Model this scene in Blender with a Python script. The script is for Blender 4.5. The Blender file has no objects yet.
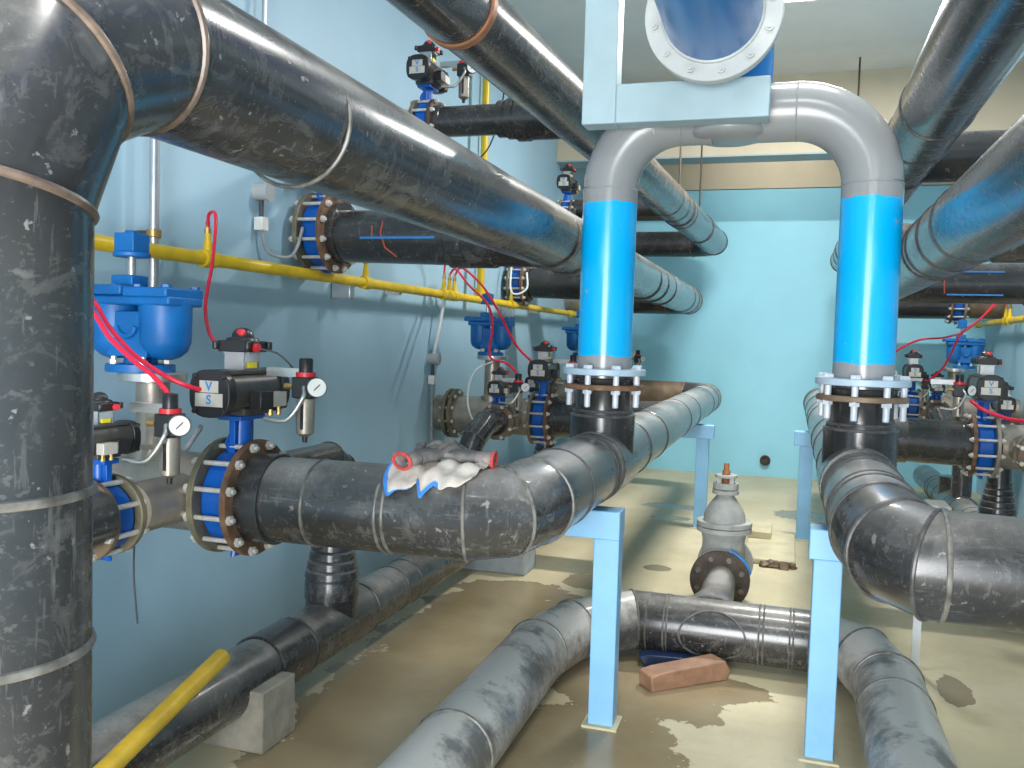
import bpy, bmesh, math, random
from mathutils import Vector, Matrix, Euler
random.seed(7)
SC = bpy.context.scene
COL = SC.collection
PI = math.pi
V = Vector

# ------------------------------------------------------------------ camera
CAM_H = 1.9
R_ = V((0.95253246, 0.30296058, 0.02994672))      # camera right in world
D_ = V((0.04411637, -0.04003408, -0.99822393))    # camera down in world
F_ = V((-0.30122362, 0.95216183, -0.05149928))    # camera forward in world
cam_data = bpy.data.cameras.new('camera')
cam = bpy.data.objects.new('camera', cam_data)
COL.objects.link(cam)
cam_data.sensor_fit = 'HORIZONTAL'
cam_data.sensor_width = 36.0
cam_data.lens = 880.0 / 1024.0 * 36.0
cam_data.clip_start = 0.05
cam_data.clip_end = 100
up, back = -D_, -F_
cam.matrix_world = Matrix(((R_.x, up.x, back.x, 0), (R_.y, up.y, back.y, 0), (R_.z, up.z, back.z, CAM_H), (0, 0, 0, 1)))
SC.camera = cam

# ------------------------------------------------------------------ world, lights, exposure
SC.view_settings.view_transform = 'Standard'
SC.view_settings.look = 'None'
SC.view_settings.gamma = 1.0
SC.view_settings.use_curve_mapping = False
SC.view_settings.exposure = 0.78
world = bpy.data.worlds.new('daylight')
SC.world = world
world.use_nodes = True
wbg = world.node_tree.nodes['Background']
wbg.inputs['Color'].default_value = (0.97, 0.985, 1.0, 1)
wbg.inputs['Strength'].default_value = 2.5
CEIL = 5.25
LAMPS = [(0.15, 1.2), (0.15, 5.0), (0.12, 8.75), (-0.3, 12.5)]  # the last is an unseen lamp added to brighten the back wall
LAMP_W = [42, 52, 165, 5]
for (lx, ly), w in zip(LAMPS, LAMP_W):
    ld = bpy.data.lights.new('tube_light', 'AREA')
    ld.shape = 'RECTANGLE'
    ld.size, ld.size_y = 1.16, 0.16
    ld.energy = w
    ld.color = (1.0, 0.98, 0.94)
    lo = bpy.data.objects.new('tube_light', ld)
    lo.location = (lx, ly, CEIL - 0.115)
    COL.objects.link(lo)
# daylight entering by the doorway behind the photographer
DOOR_X0, DOOR_X1, DOOR_H = -1.35, 0.75, 3.1
ld = bpy.data.lights.new('doorway_daylight', 'AREA')
ld.shape = 'RECTANGLE'
ld.size, ld.size_y = DOOR_X1 - DOOR_X0, DOOR_H
ld.energy = 255
ld.color = (0.97, 0.985, 1.0)
lo = bpy.data.objects.new('doorway_daylight', ld)
lo.location = ((DOOR_X0 + DOOR_X1) / 2, -2.75, DOOR_H / 2)
lo.rotation_euler = (math.pi / 2, 0, 0)
COL.objects.link(lo)

# ------------------------------------------------------------------ materials
def new_mat(name):
    m = bpy.data.materials.new(name)
    m.use_nodes = True
    nt = m.node_tree
    return m, nt, nt.nodes['Principled BSDF']

def nd(nt, kind, **kw):
    n = nt.nodes.new(kind)
    for k, v in kw.items():
        if k in n.inputs:
            n.inputs[k].default_value = v
        else:
            setattr(n, k, v)
    return n

def noise(nt, vec, scale, detail=4, rough=0.6):
    n = nd(nt, 'ShaderNodeTexNoise', Scale=scale, Detail=detail, Roughness=rough)
    nt.links.new(vec, n.inputs['Vector'])
    return n.outputs['Fac']

def ramp(nt, fac, stops):
    r = nt.nodes.new('ShaderNodeValToRGB')
    e = r.color_ramp.elements
    while len(e) < len(stops):
        e.new(0.5)
    for el, (p, c) in zip(e, stops):
        el.position = p
        el.color = c if len(c) == 4 else (*c, 1)
    nt.links.new(fac, r.inputs['Fac'])
    return r.outputs['Color']

def math_(nt, op, a, b=None, clamp=False):
    n = nt.nodes.new('ShaderNodeMath')
    n.operation = op
    n.use_clamp = clamp
    for i, x in enumerate((a, b)):
        if x is None:
            continue
        if isinstance(x, (int, float)):
            n.inputs[i].default_value = x
        else:
            nt.links.new(x, n.inputs[i])
    return n.outputs[0]

def mixc(nt, fac, a, b):
    n = nt.nodes.new('ShaderNodeMix')
    n.data_type = 'RGBA'
    if isinstance(fac, (int, float)):
        n.inputs[0].default_value = fac
    else:
        nt.links.new(fac, n.inputs[0])
    for i, x in ((6, a), (7, b)):
        if isinstance(x, tuple):
            n.inputs[i].default_value = x if len(x) == 4 else (*x, 1)
        else:
            nt.links.new(x, n.inputs[i])
    return n.outputs[2]

def objcoord(nt, scale=(1, 1, 1)):
    t = nt.nodes.new('ShaderNodeTexCoord')
    if scale == (1, 1, 1):
        return t.outputs['Object']
    mp = nd(nt, 'ShaderNodeMapping')
    mp.inputs['Scale'].default_value = scale
    nt.links.new(t.outputs['Object'], mp.inputs['Vector'])
    return mp.outputs['Vector']

def bump(nt, b, fac, strength=0.2, dist=0.01):
    n = nd(nt, 'ShaderNodeBump', Strength=strength, Distance=dist)
    nt.links.new(fac, n.inputs['Height'])
    nt.links.new(n.outputs['Normal'], b.inputs['Normal'])

def simple(name, col, rough=0.5, metal=0.0, var=0.15, scale=12, bmp=0.0):
    m, nt, b = new_mat(name)
    v = objcoord(nt)
    n = noise(nt, v, scale)
    lo = tuple(c * (1 - var) for c in col)
    hi = tuple(min(1, c * (1 + var)) for c in col)
    nt.links.new(ramp(nt, n, [(0.3, lo), (0.7, hi)]), b.inputs['Base Color'])
    b.inputs['Roughness'].default_value = rough
    b.inputs['Metallic'].default_value = metal
    if bmp:
        bump(nt, b, n, bmp)
    return m

def hdpe(name, base=(0.020, 0.0205, 0.022), dust=(0.44, 0.42, 0.385), top=0.58, overall=0.09, rough=0.24, scuff=0.55):
    """black plastic pipe with settled dust (plus painted sheen and haze in some), cloudy scuffs, pale scratches and specks"""
    m, nt, b = new_mat(name)
    v = objcoord(nt)
    n1 = noise(nt, v, 2.3, 8, 0.68)
    n2 = noise(nt, v, 26, 4, 0.6)
    sm = nd(nt, 'ShaderNodeTexNoise', Scale=6.5, Detail=7, Roughness=0.72, Distortion=1.6)
    nt.links.new(v, sm.inputs['Vector'])
    n3 = noise(nt, objcoord(nt, (30, 30, 3.0)), 1.5, 4, 0.65)
    n4 = noise(nt, objcoord(nt, (34, 3.2, 20)), 1.5, 4, 0.65)
    n5 = noise(nt, objcoord(nt, (4, 26, 34)), 1.5, 4, 0.65)
    geo = nt.nodes.new('ShaderNodeNewGeometry')
    sep = nt.nodes.new('ShaderNodeSeparateXYZ')
    nt.links.new(geo.outputs['Normal'], sep.inputs[0])
    upz = math_(nt, 'MAXIMUM', sep.outputs['Z'], 0.0)
    cloud = ramp(nt, n1, [(0.40, (0, 0, 0)), (0.66, (1, 1, 1))])
    smear = ramp(nt, sm.outputs['Fac'], [(0.52, (0, 0, 0)), (0.70, (1, 1, 1))])
    t = math_(nt, 'MULTIPLY', math_(nt, 'POWER', upz, 2.4), top)
    t = math_(nt, 'MULTIPLY', t, math_(nt, 'ADD', math_(nt, 'MULTIPLY', cloud, 0.9), 0.25))
    o = math_(nt, 'MULTIPLY', math_(nt, 'ADD', cloud, 0.15), overall)
    spk = ramp(nt, n2, [(0.665, (0, 0, 0)), (0.69, (1, 1, 1))])
    sc = None
    for n in (n3, n4, n5):
        r = ramp(nt, n, [(0.60, (0, 0, 0)), (0.70, (1, 1, 1))])
        sc = r if sc is None else math_(nt, 'ADD', sc, r)
    s = math_(nt, 'ADD', math_(nt, 'MULTIPLY', smear, 0.45), math_(nt, 'MULTIPLY', sc, 0.40))
    s = math_(nt, 'ADD', math_(nt, 'MULTIPLY', s, math_(nt, 'ADD', cloud, 0.25)), math_(nt, 'MULTIPLY', spk, 0.8))
    s = math_(nt, 'MULTIPLY', s, scuff)
    fac = math_(nt, 'ADD', math_(nt, 'ADD', t, o), s, clamp=True)
    fac = math_(nt, 'MINIMUM', fac, 0.85)
    nt.links.new(mixc(nt, fac, base, dust), b.inputs['Base Color'])
    r = math_(nt, 'ADD', math_(nt, 'MULTIPLY', fac, 0.55), rough, clamp=True)
    nt.links.new(r, b.inputs['Roughness'])
    b.inputs['Coat Weight'].default_value = 0.4
    b.inputs['Coat Roughness'].default_value = 0.16
    bump(nt, b, sm.outputs['Fac'], 0.05, 0.006)
    return m

M = {}
M['hdpe'] = hdpe('black_plastic_pipe', top=0.95, overall=0.055)  # strong top tone: settled dust plus ceiling-light sheen painted in
M['hdpe_clean'] = hdpe('black_plastic_clean', top=0.12, overall=0.04, scuff=0.22)
M['hdpe_dust_haze'] = hdpe('black_plastic_dust_and_haze', top=0.68, overall=0.22, scuff=0.4)  # real dust, with the haze over the far pipes painted in as grey
M['hdpe_mud'] = hdpe('black_plastic_muddy', dust=(0.72, 0.68, 0.62), top=0.9, overall=0.75, rough=0.38)
M['hdpe_dark'] = hdpe('black_plastic_dark', top=0.40, overall=0.03, scuff=0.38)
M['hdpe_streak'] = hdpe('black_plastic_streaked', dust=(0.52, 0.49, 0.43), top=0.42, overall=0.04, scuff=0.6)
M['bead'] = simple('weld_bead_plastic', (0.075, 0.072, 0.068), 0.3, 0, 0.5, 30)
M['bead_brown'] = simple('weld_bead_brown', (0.14, 0.10, 0.075), 0.35, 0, 0.5, 20)
M['bead_pale'] = simple('weld_bead_dusty', (0.15, 0.143, 0.125), 0.38, 0, 0.55, 25)
M['copper_band'] = simple('brown_band', (0.30, 0.13, 0.06), 0.5, 0, 0.3, 20)
M['steel'] = simple('stainless_pipe', (0.36, 0.32, 0.27), 0.38, 0.55, 0.2, 8)
M['bright_steel'] = simple('bright_steel', (0.55, 0.55, 0.53), 0.3, 0.85, 0.1, 14)
M['galv'] = simple('galvanised_bolt', (0.62, 0.60, 0.56), 0.42, 0.4, 0.18, 30)
M['white_bolt'] = simple('pale_painted_bolt', (0.62, 0.66, 0.72), 0.45, 0.1, 0.1, 30)
M['rust'] = simple('rusty_flange', (0.17, 0.095, 0.055), 0.75, 0.15, 0.6, 14, 0.3)
M['rust_dark'] = simple('dark_rusty_flange', (0.075, 0.055, 0.042), 0.65, 0.2, 0.5, 14, 0.3)
M['rust_orange'] = simple('orange_rusty_flange', (0.34, 0.13, 0.04), 0.7, 0.1, 0.45, 12, 0.2)
M['olive'] = simple('olive_steel_flange', (0.20, 0.18, 0.12), 0.5, 0.4, 0.3, 12)
M['brown_pipe'] = simple('brown_corroded_pipe', (0.17, 0.12, 0.075), 0.5, 0.2, 0.5, 5)
M['valve_blue'] = simple('blue_valve_paint', (0.0, 0.09, 0.42), 0.35, 0, 0.15, 8)
M['air_blue'] = simple('bright_blue_casting', (0.0, 0.115, 0.37), 0.45, 0, 0.12, 8)
M['black'] = simple('black_casting', (0.018, 0.018, 0.02), 0.35, 0, 0.3, 12)
M['black_grey'] = simple('grey_black_aluminium', (0.075, 0.075, 0.07), 0.4, 0.3, 0.2, 12)
M['plate'] = simple('pale_plate', (0.55, 0.53, 0.47), 0.4, 0.2, 0.08, 20)
M['white'] = simple('white_plastic', (0.75, 0.75, 0.72), 0.4, 0, 0.06, 20)
M['red'] = simple('red_plastic', (0.7, 0.03, 0.04), 0.35, 0, 0.1, 20)
M['hose_red'] = simple('red_air_hose', (0.75, 0.012, 0.05), 0.3, 0, 0.1, 20)
M['yellow'] = simple('yellow_pipe_paint', (0.72, 0.49, 0.012), 0.38, 0, 0.16, 7)
M['yellow_tube'] = simple('yellow_tube', (0.82, 0.52, 0.04), 0.45, 0, 0.2, 6)
M['yellow_tag'] = simple('yellow_tag', (0.8, 0.68, 0.02), 0.4, 0, 0.05, 20)
M['brass'] = simple('brass', (0.45, 0.28, 0.10), 0.35, 0.7, 0.2, 20)
M['grey_hose'] = simple('grey_cable', (0.30, 0.32, 0.34), 0.5, 0, 0.1, 20)
M['dark_hose'] = simple('dark_cable', (0.05, 0.055, 0.06), 0.5, 0, 0.1, 20)
M['conduit'] = simple('galvanised_conduit', (0.50, 0.52, 0.54), 0.32, 0.75, 0.12, 9)
M['white_conduit'] = simple('white_conduit', (0.72, 0.74, 0.74), 0.45, 0, 0.08, 9)
M['grey_box'] = simple('grey_plastic_box', (0.38, 0.40, 0.41), 0.5, 0, 0.1, 9)
M['support'] = simple('pale_blue_steel_paint', (0.24, 0.51, 0.78), 0.42, 0, 0.07, 5)
M['frame'] = simple('pale_grey_blue_steel_paint', (0.35, 0.48, 0.53), 0.4, 0, 0.06, 5)
M['grey_paint'] = simple('grey_pipe_paint', (0.27, 0.28, 0.285), 0.3, 0, 0.07, 6)
M['flange_paint'] = simple('pale_flange_paint', (0.52, 0.55, 0.54), 0.4, 0, 0.1, 7)
M['flange_lblue'] = simple('pale_blue_grey_flange_paint', (0.40, 0.52, 0.62), 0.4, 0, 0.08, 7)
M['gate_grey'] = simple('dusty_grey_casting', (0.36, 0.37, 0.35), 0.6, 0, 0.22, 10, 0.1)
M['tape_blue'] = simple('blue_paint_mark', (0.03, 0.22, 0.6), 0.5, 0, 0.1, 20)
M['red_mark'] = simple('red_paint_mark', (0.55, 0.10, 0.05), 0.6, 0, 0.1, 20)
M['concrete'] = simple('concrete_block', (0.36, 0.33, 0.27), 0.85, 0, 0.25, 9, 0.3)
M['concrete_grey'] = simple('grey_concrete_block', (0.34, 0.38, 0.40), 0.8, 0, 0.2, 9, 0.3)
M['pad'] = simple('painted_concrete_pad', (0.56, 0.50, 0.33), 0.7, 0, 0.15, 5, 0.2)
M['wood'] = simple('wet_brown_timber', (0.33, 0.18, 0.11), 0.55, 0, 0.35, 7, 0.4)
M['navy'] = simple('navy_plastic', (0.015, 0.035, 0.10), 0.35, 0, 0.3, 10)
M['glove'] = simple('grey_rubber_glove', (0.13, 0.12, 0.115), 0.7, 0, 0.4, 30, 0.4)
M['glove_knit'] = simple('pale_knit_glove', (0.26, 0.22, 0.21), 0.85, 0, 0.2, 60, 0.4)
M['cuff'] = simple('red_knit_cuff', (0.62, 0.07, 0.06), 0.8, 0, 0.15, 60, 0.4)
M['ceiling'] = simple('grey_ceiling_paint', (0.76, 0.78, 0.76), 0.8, 0, 0.06, 1.2)
M['beam'] = simple('beige_beam_paint', (0.62, 0.54, 0.40), 0.75, 0, 0.06, 2)
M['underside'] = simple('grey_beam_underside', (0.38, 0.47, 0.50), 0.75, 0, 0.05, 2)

def mat_wall(name, col):
    m, nt, b = new_mat(name)
    v = objcoord(nt)
    n = noise(nt, v, 0.9, 4)
    n2 = noise(nt, v, 35, 3)
    a = tuple(c * 0.93 for c in col)
    c2 = tuple(min(1, c * 1.05) for c in col)
    nt.links.new(ramp(nt, n, [(0.3, a), (0.7, c2)]), b.inputs['Base Color'])
    b.inputs['Roughness'].default_value = 0.5
    bump(nt, b, n2, 0.08, 0.004)
    return m
M['back_wall'] = mat_wall('lit_tone_back_wall_paint', (0.33, 0.72, 0.88))  # wall paint made lighter and bluer, the far end's brightness put into the colour
M['wall'] = mat_wall('light_blue_wall_paint', (0.33, 0.51, 0.63))

def mat_paint_u():
    """grey painted pipe whose lower leg is painted blue with a ragged edge and chips"""
    m, nt, b = new_mat('grey_and_blue_pipe_paint')
    v = objcoord(nt)
    sep = nt.nodes.new('ShaderNodeSeparateXYZ')
    nt.links.new(v, sep.inputs[0])
    n = noise(nt, v, 9, 3)
    z = math_(nt, 'ADD', sep.outputs['Z'], math_(nt, 'MULTIPLY', math_(nt, 'SUBTRACT', n, 0.5), 0.05))
    inside = math_(nt, 'MULTIPLY', math_(nt, 'LESS_THAN', z, 2.625), math_(nt, 'GREATER_THAN', z, 1.825))
    chips = noise(nt, v, 14, 5, 0.7)
    keep = math_(nt, 'LESS_THAN', chips, 0.665)
    inside = math_(nt, 'MULTIPLY', inside, keep)
    nt.links.new(mixc(nt, inside, (0.27, 0.28, 0.285), (0.0, 0.43, 0.90)), b.inputs['Base Color'])
    b.inputs['Roughness'].default_value = 0.24
    return m
M['u_paint'] = mat_paint_u()

def mat_blue_pipe():
    m, nt, b = new_mat('blue_pipe_paint_scratched')
    v = objcoord(nt, (3, 1, 3))
    n = noise(nt, v, 5, 5, 0.7)
    f = ramp(nt, n, [(0.70, (0, 0, 0)), (0.72, (1, 1, 1))])
    nt.links.new(mixc(nt, f, (0.0, 0.16, 0.50), (0.40, 0.44, 0.49)), b.inputs['Base Color'])
    b.inputs['Roughness'].default_value = 0.25
    return m
M['blue_pipe'] = mat_blue_pipe()

def mat_floor():
    m, nt, b = new_mat('beige_floor_paint_with_wet_patches')
    v = objcoord(nt)
    big = noise(nt, v, 0.8, 5)
    fine = noise(nt, v, 14, 5, 0.7)
    warp = noise(nt, v, 2.6, 6, 0.65)
    warp2 = noise(nt, v, 9.0, 4, 0.6)
    dry = ramp(nt, big, [(0.3, (0.56, 0.49, 0.30)), (0.7, (0.68, 0.60, 0.41))])
    sep = nt.nodes.new('ShaderNodeSeparateXYZ')
    nt.links.new(v, sep.inputs[0])
    wob = math_(nt, 'ADD', math_(nt, 'MULTIPLY', math_(nt, 'SUBTRACT', warp, 0.5), 1.3),
                math_(nt, 'MULTIPLY', math_(nt, 'SUBTRACT', warp2, 0.5), 0.35))
    tot = None
    # wet patches on the floor: centre x, centre y, radius x, radius y
    for cx, cy, rx, ry in [(-1.75, 4.3, 0.62, 1.45), (-1.9, 5.4, 0.55, 1.2), (-0.72, 4.9, 0.52, 0.62), (-0.9, 4.0, 0.5, 0.5), (-0.35, 4.9, 0.35, 0.20),
                           (-1.45, 6.75, 0.24, 0.22), (-1.0, 7.4, 0.12, 0.10), (-1.25, 10.3, 0.35, 0.18), (-1.15, 9.6, 0.22, 0.12),
                           (0.98, 4.30, 0.10, 0.06), (0.95, 5.4, 0.1, 0.25), (0.2, 10.4, 0.35, 0.3)]:
        dx = math_(nt, 'DIVIDE', math_(nt, 'SUBTRACT', sep.outputs['X'], cx), rx)
        dy = math_(nt, 'DIVIDE', math_(nt, 'SUBTRACT', sep.outputs['Y'], cy), ry)
        d = math_(nt, 'SQRT', math_(nt, 'ADD', math_(nt, 'MULTIPLY', dx, dx), math_(nt, 'MULTIPLY', dy, dy)))
        tot = d if tot is None else math_(nt, 'MINIMUM', tot, d)
    wet = ramp(nt, math_(nt, 'ADD', tot, wob), [(0.97, (1, 1, 1)), (1.03, (0, 0, 0))])
    damp = ramp(nt, big, [(0.35, (0.25, 0.19, 0.10)), (0.65, (0.38, 0.31, 0.19))])
    dirt = ramp(nt, fine, [(0.45, (0, 0, 0)), (0.75, (1, 1, 1))])
    dry2 = mixc(nt, math_(nt, 'MULTIPLY', dirt, 0.22), dry, (0.42, 0.36, 0.24))
    grime = ramp(nt, noise(nt, v, 1.7, 7, 0.7), [(0.45, (0, 0, 0)), (0.72, (1, 1, 1))])
    dry2 = mixc(nt, math_(nt, 'MULTIPLY', grime, 0.45), dry2, (0.40, 0.33, 0.19))
    spk = ramp(nt, noise(nt, v, 40, 2, 0.5), [(0.735, (0, 0, 0)), (0.75, (1, 1, 1))])
    damp2 = mixc(nt, math_(nt, 'MULTIPLY', spk, 0.7), damp, (0.62, 0.60, 0.52))
    nt.links.new(mixc(nt, wet, dry2, damp2), b.inputs['Base Color'])
    rr = math_(nt, 'SUBTRACT', 0.5, math_(nt, 'MULTIPLY', wet, 0.28))
    nt.links.new(rr, b.inputs['Roughness'])
    bump(nt, b, fine, 0.05, 0.003)
    return m
M['floor'] = mat_floor()

def mat_emit(name, col, s):
    m, nt, b = new_mat(name)
    b.inputs['Base Color'].default_value = (0.9, 0.9, 0.9, 1)
    b.inputs['Emission Color'].default_value = (*col, 1)
    b.inputs['Emission Strength'].default_value = s
    return m
M['tube'] = mat_emit('glowing_diffuser', (1, 0.98, 0.95), 6)

def mat_cloth():
    m, nt, b = new_mat('white_and_blue_rag')
    v = objcoord(nt)
    n = noise(nt, v, 26, 4)
    sep = nt.nodes.new('ShaderNodeSeparateXYZ')
    uv = nt.nodes.new('ShaderNodeAttribute')
    uv.attribute_name = 'edge'
    f = ramp(nt, math_(nt, 'ADD', uv.outputs['Fac'], math_(nt, 'MULTIPLY', math_(nt, 'SUBTRACT', n, 0.5), 0.15)), [(0.80, (0, 0, 0)), (0.86, (1, 1, 1))])
    w = ramp(nt, n, [(0.3, (0.48, 0.42, 0.36)), (0.7, (0.62, 0.56, 0.50))])
    nt.links.new(mixc(nt, f, w, (0.05, 0.25, 0.70)), b.inputs['Base Color'])
    b.inputs['Roughness'].default_value = 0.9
    return m
M['cloth'] = mat_cloth()

# ------------------------------------------------------------------ mesh builder
def frame(d):
    d = V(d).normalized()
    a = V((0, 0, 1)) if abs(d.z) < 0.9 else V((1, 0, 0))
    u = d.cross(a).normalized()
    return u, d.cross(u).normalized()

class MB:
    def __init__(s):
        s.v, s.f = [], []
    def ring(s, pts):
        i = len(s.v)
        s.v += [V(p) for p in pts]
        return list(range(i, i + len(pts)))
    def bridge(s, a, b):
        n = len(a)
        for k in range(n):
            s.f.append((a[k], a[(k + 1) % n], b[(k + 1) % n], b[k]))
    def tube(s, pts, r, seg=40, caps=True, closed=False):
        """tube through pts with mitred joints; r a number or one per point"""
        pts = [V(p) for p in pts]
        n = len(pts)
        rs = r if isinstance(r, (list, tuple)) else [r] * n
        d = (pts[1] - pts[0]).normalized()
        u, w = frame(d)
        prev = None
        first = None
        for i, p in enumerate(pts):
            if i == 0:
                nrm = d
                dd = d
            else:
                dd = (pts[i] - pts[i - 1]).normalized()
                q = d.rotation_difference(dd)
                u, w = q @ u, q @ w
                d = dd
                nrm = dd
                if i < n - 1:
                    nx = (pts[i + 1] - p).normalized()
                    nrm = (dd + nx).normalized()
            ps = []
            for k in range(seg):
                a = 2 * PI * k / seg
                c = (u * math.cos(a) + w * math.sin(a)) * rs[i]
                den = dd.dot(nrm)
                ps.append(p + c - dd * (c.dot(nrm) / (den if abs(den) > 0.2 else 0.2)))
            ring = s.ring(ps)
            if prev:
                s.bridge(prev, ring)
            else:
                first = ring
            prev = ring
        if caps:
            s.f.append(tuple(reversed(first)))
            s.f.append(tuple(prev))
        return s
    def lathe(s, o, axis, prof, seg=32, caps=True):
        """prof: list of (t along axis, radius)"""
        o = V(o)
        d = V(axis).normalized()
        u, w = frame(d)
        prev = first = None
        for t, r in prof:
            ring = s.ring([o + d * t + (u * math.cos(2 * PI * k / seg) + w * math.sin(2 * PI * k / seg)) * r for k in range(seg)])
            if prev:
                s.bridge(prev, ring)
            else:
                first = ring
            prev = ring
        if caps:
            s.f.append(tuple(reversed(first)))
            s.f.append(tuple(prev))
        else:
            s.bridge(prev, first)
        return s
    def cyl(s, a, b, r, seg=24):
        return s.tube([a, b], r, seg)
    def annulus(s, o, axis, t0, t1, ri, ro, seg=36, ch=0.003):
        return s.lathe(o, axis, [(t0, ri), (t0, ro - ch), (t0 + ch, ro), (t1 - ch, ro), (t1, ro - ch), (t1, ri)], seg, caps=False)
    def bead(s, o, axis, R, r=0.009, seg=40):
        pr = [(math.cos(a) * r, R - 0.002 + math.sin(a) * r) for a in [2 * PI * k / 8 for k in range(8)]]
        return s.lathe(o, axis, pr, seg, caps=False)
    def box(s, c, size, rot=None, taper=1.0):
        c = V(c)
        hx, hy, hz = (x / 2 for x in size)
        i = len(s.v)
        for z in (-1, 1):
            k = taper if z > 0 else 1
            for x, y in ((-1, -1), (1, -1), (1, 1), (-1, 1)):
                p = V((x * hx * k, y * hy * k, z * hz))
                if rot:
                    p = rot @ p
                s.v.append(c + p)
        s.f += [(i + 3, i + 2, i + 1, i), (i + 4, i + 5, i + 6, i + 7)]
        for k in range(4):
            s.f.append((i + k, i + (k + 1) % 4, i + 4 + (k + 1) % 4, i + 4 + k))
        return s
    def prism(s, poly, axis_o, ex, ey, ez):
        """poly of (a,b) in plane ex,ey extruded along ez"""
        o, ex, ey, ez = V(axis_o), V(ex), V(ey), V(ez)
        a = s.ring([o + ex * p[0] + ey * p[1] for p in poly])
        b = s.ring([o + ex * p[0] + ey * p[1] + ez for p in poly])
        s.bridge(a, b)
        s.f.append(tuple(reversed(a)))
        s.f.append(tuple(b))
        return s
    def ell(s, c, rx, ry, rz, seg=20, rings=10):
        c = V(c)
        prev = None
        for j in range(1, rings):
            th = PI * j / rings
            ring = s.ring([c + V((rx * math.sin(th) * math.cos(2 * PI * k / seg), ry * math.sin(th) * math.sin(2 * PI * k / seg), -rz * math.cos(th))) for k in range(seg)])
            if prev:
                s.bridge(prev, ring)
            else:
                s.f.append(tuple(reversed(ring)))
            prev = ring
        s.f.append(tuple(prev))
        return s
    def mesh(s, name, mat, off=V((0, 0, 0)), angle=38):
        me = bpy.data.meshes.new(name)
        me.from_pydata([tuple(p - off) for p in s.v], [], s.f)
        bm = bmesh.new()
        bm.from_mesh(me)
        bmesh.ops.recalc_face_normals(bm, faces=bm.faces)
        bm.to_mesh(me)
        bm.free()
        me.polygons.foreach_set('use_smooth', [True] * len(me.polygons))
        me.set_sharp_from_angle(angle=math.radians(angle))
        me.materials.append(mat)
        return me

WL = {}
def link(o, par=None, off=None):
    COL.objects.link(o)
    if par is not None:
        o.parent = par
    WL[o.name] = off if off is not None else (WL[par.name] if par is not None else V((0, 0, 0)))
    return o

def tag(o, label, cat, group=None):
    o['label'] = label
    o['category'] = cat
    if group:
        o['group'] = group
    return o

def thing(name, label, cat, loc=(0, 0, 0), rz=0.0, group=None, local=False):
    """an Empty at a thing's base; local=True when its parts are given in its own frame"""
    o = bpy.data.objects.new(name, None)
    o.empty_display_size = 0.1
    o.location = loc
    o.rotation_euler = (0, 0, rz)
    link(o, None, V((0, 0, 0)) if local else V(loc))
    return tag(o, label, cat, group)

def part(name, mb, mat, par, bev=0.0, label=None):
    o = bpy.data.objects.new(name, mb.mesh(name, M[mat], WL[par.name]))
    link(o, par)
    if bev:
        b = o.modifiers.new('bevel', 'BEVEL')
        b.width = bev
        b.segments = 2
        b.limit_method = 'ANGLE'
        b.angle_limit = math.radians(40)
    if label:
        o['label'] = label
    return o

def single(name, mb, mat, label, cat, loc=(0, 0, 0), group=None, bev=0.0):
    o = bpy.data.objects.new(name, mb.mesh(name, M[mat], V(loc)))
    o.location = loc
    link(o, None, V(loc))
    if bev:
        b = o.modifiers.new('bevel', 'BEVEL')
        b.width = bev
        b.segments = 2
        b.limit_method = 'ANGLE'
    return tag(o, label, cat, group)

def struct(name, mb, mat, bev=0.0):
    o = bpy.data.objects.new(name, mb.mesh(name, M[mat]))
    link(o)
    o['kind'] = 'structure'
    return o

def copy_tree(o, par=None, kids=None):
    if kids is None:
        kids = {}
        for x in list(COL.objects):
            if x.parent:
                kids.setdefault(x.parent.name, []).append(x)
    c = o.copy()
    COL.objects.link(c)
    if par is not None:
        c.parent = par
    WL[c.name] = WL[o.name]
    for ch in kids.get(o.name, []):
        copy_tree(ch, c, kids)
    return c

def catmull(pts, n=8):
    pts = [V(p) for p in pts]
    P = [pts[0] * 2 - pts[1]] + pts + [pts[-1] * 2 - pts[-2]]
    out = []
    for i in range(1, len(P) - 2):
        for k in range(n):
            t = k / n
            a, b, c, d = P[i - 1], P[i], P[i + 1], P[i + 2]
            out.append(0.5 * ((2 * b) + (c - a) * t + (2 * a - 5 * b + 4 * c - d) * t * t + (3 * b - a - 3 * c + d) * t ** 3))
    out.append(pts[-1])
    return out

def arc(c, ex, ey, r, a0, a1, n):
    c, ex, ey = V(c), V(ex), V(ey)
    return [c + (ex * math.cos(a0 + (a1 - a0) * k / n) + ey * math.sin(a0 + (a1 - a0) * k / n)) * r for k in range(n + 1)]

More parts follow.
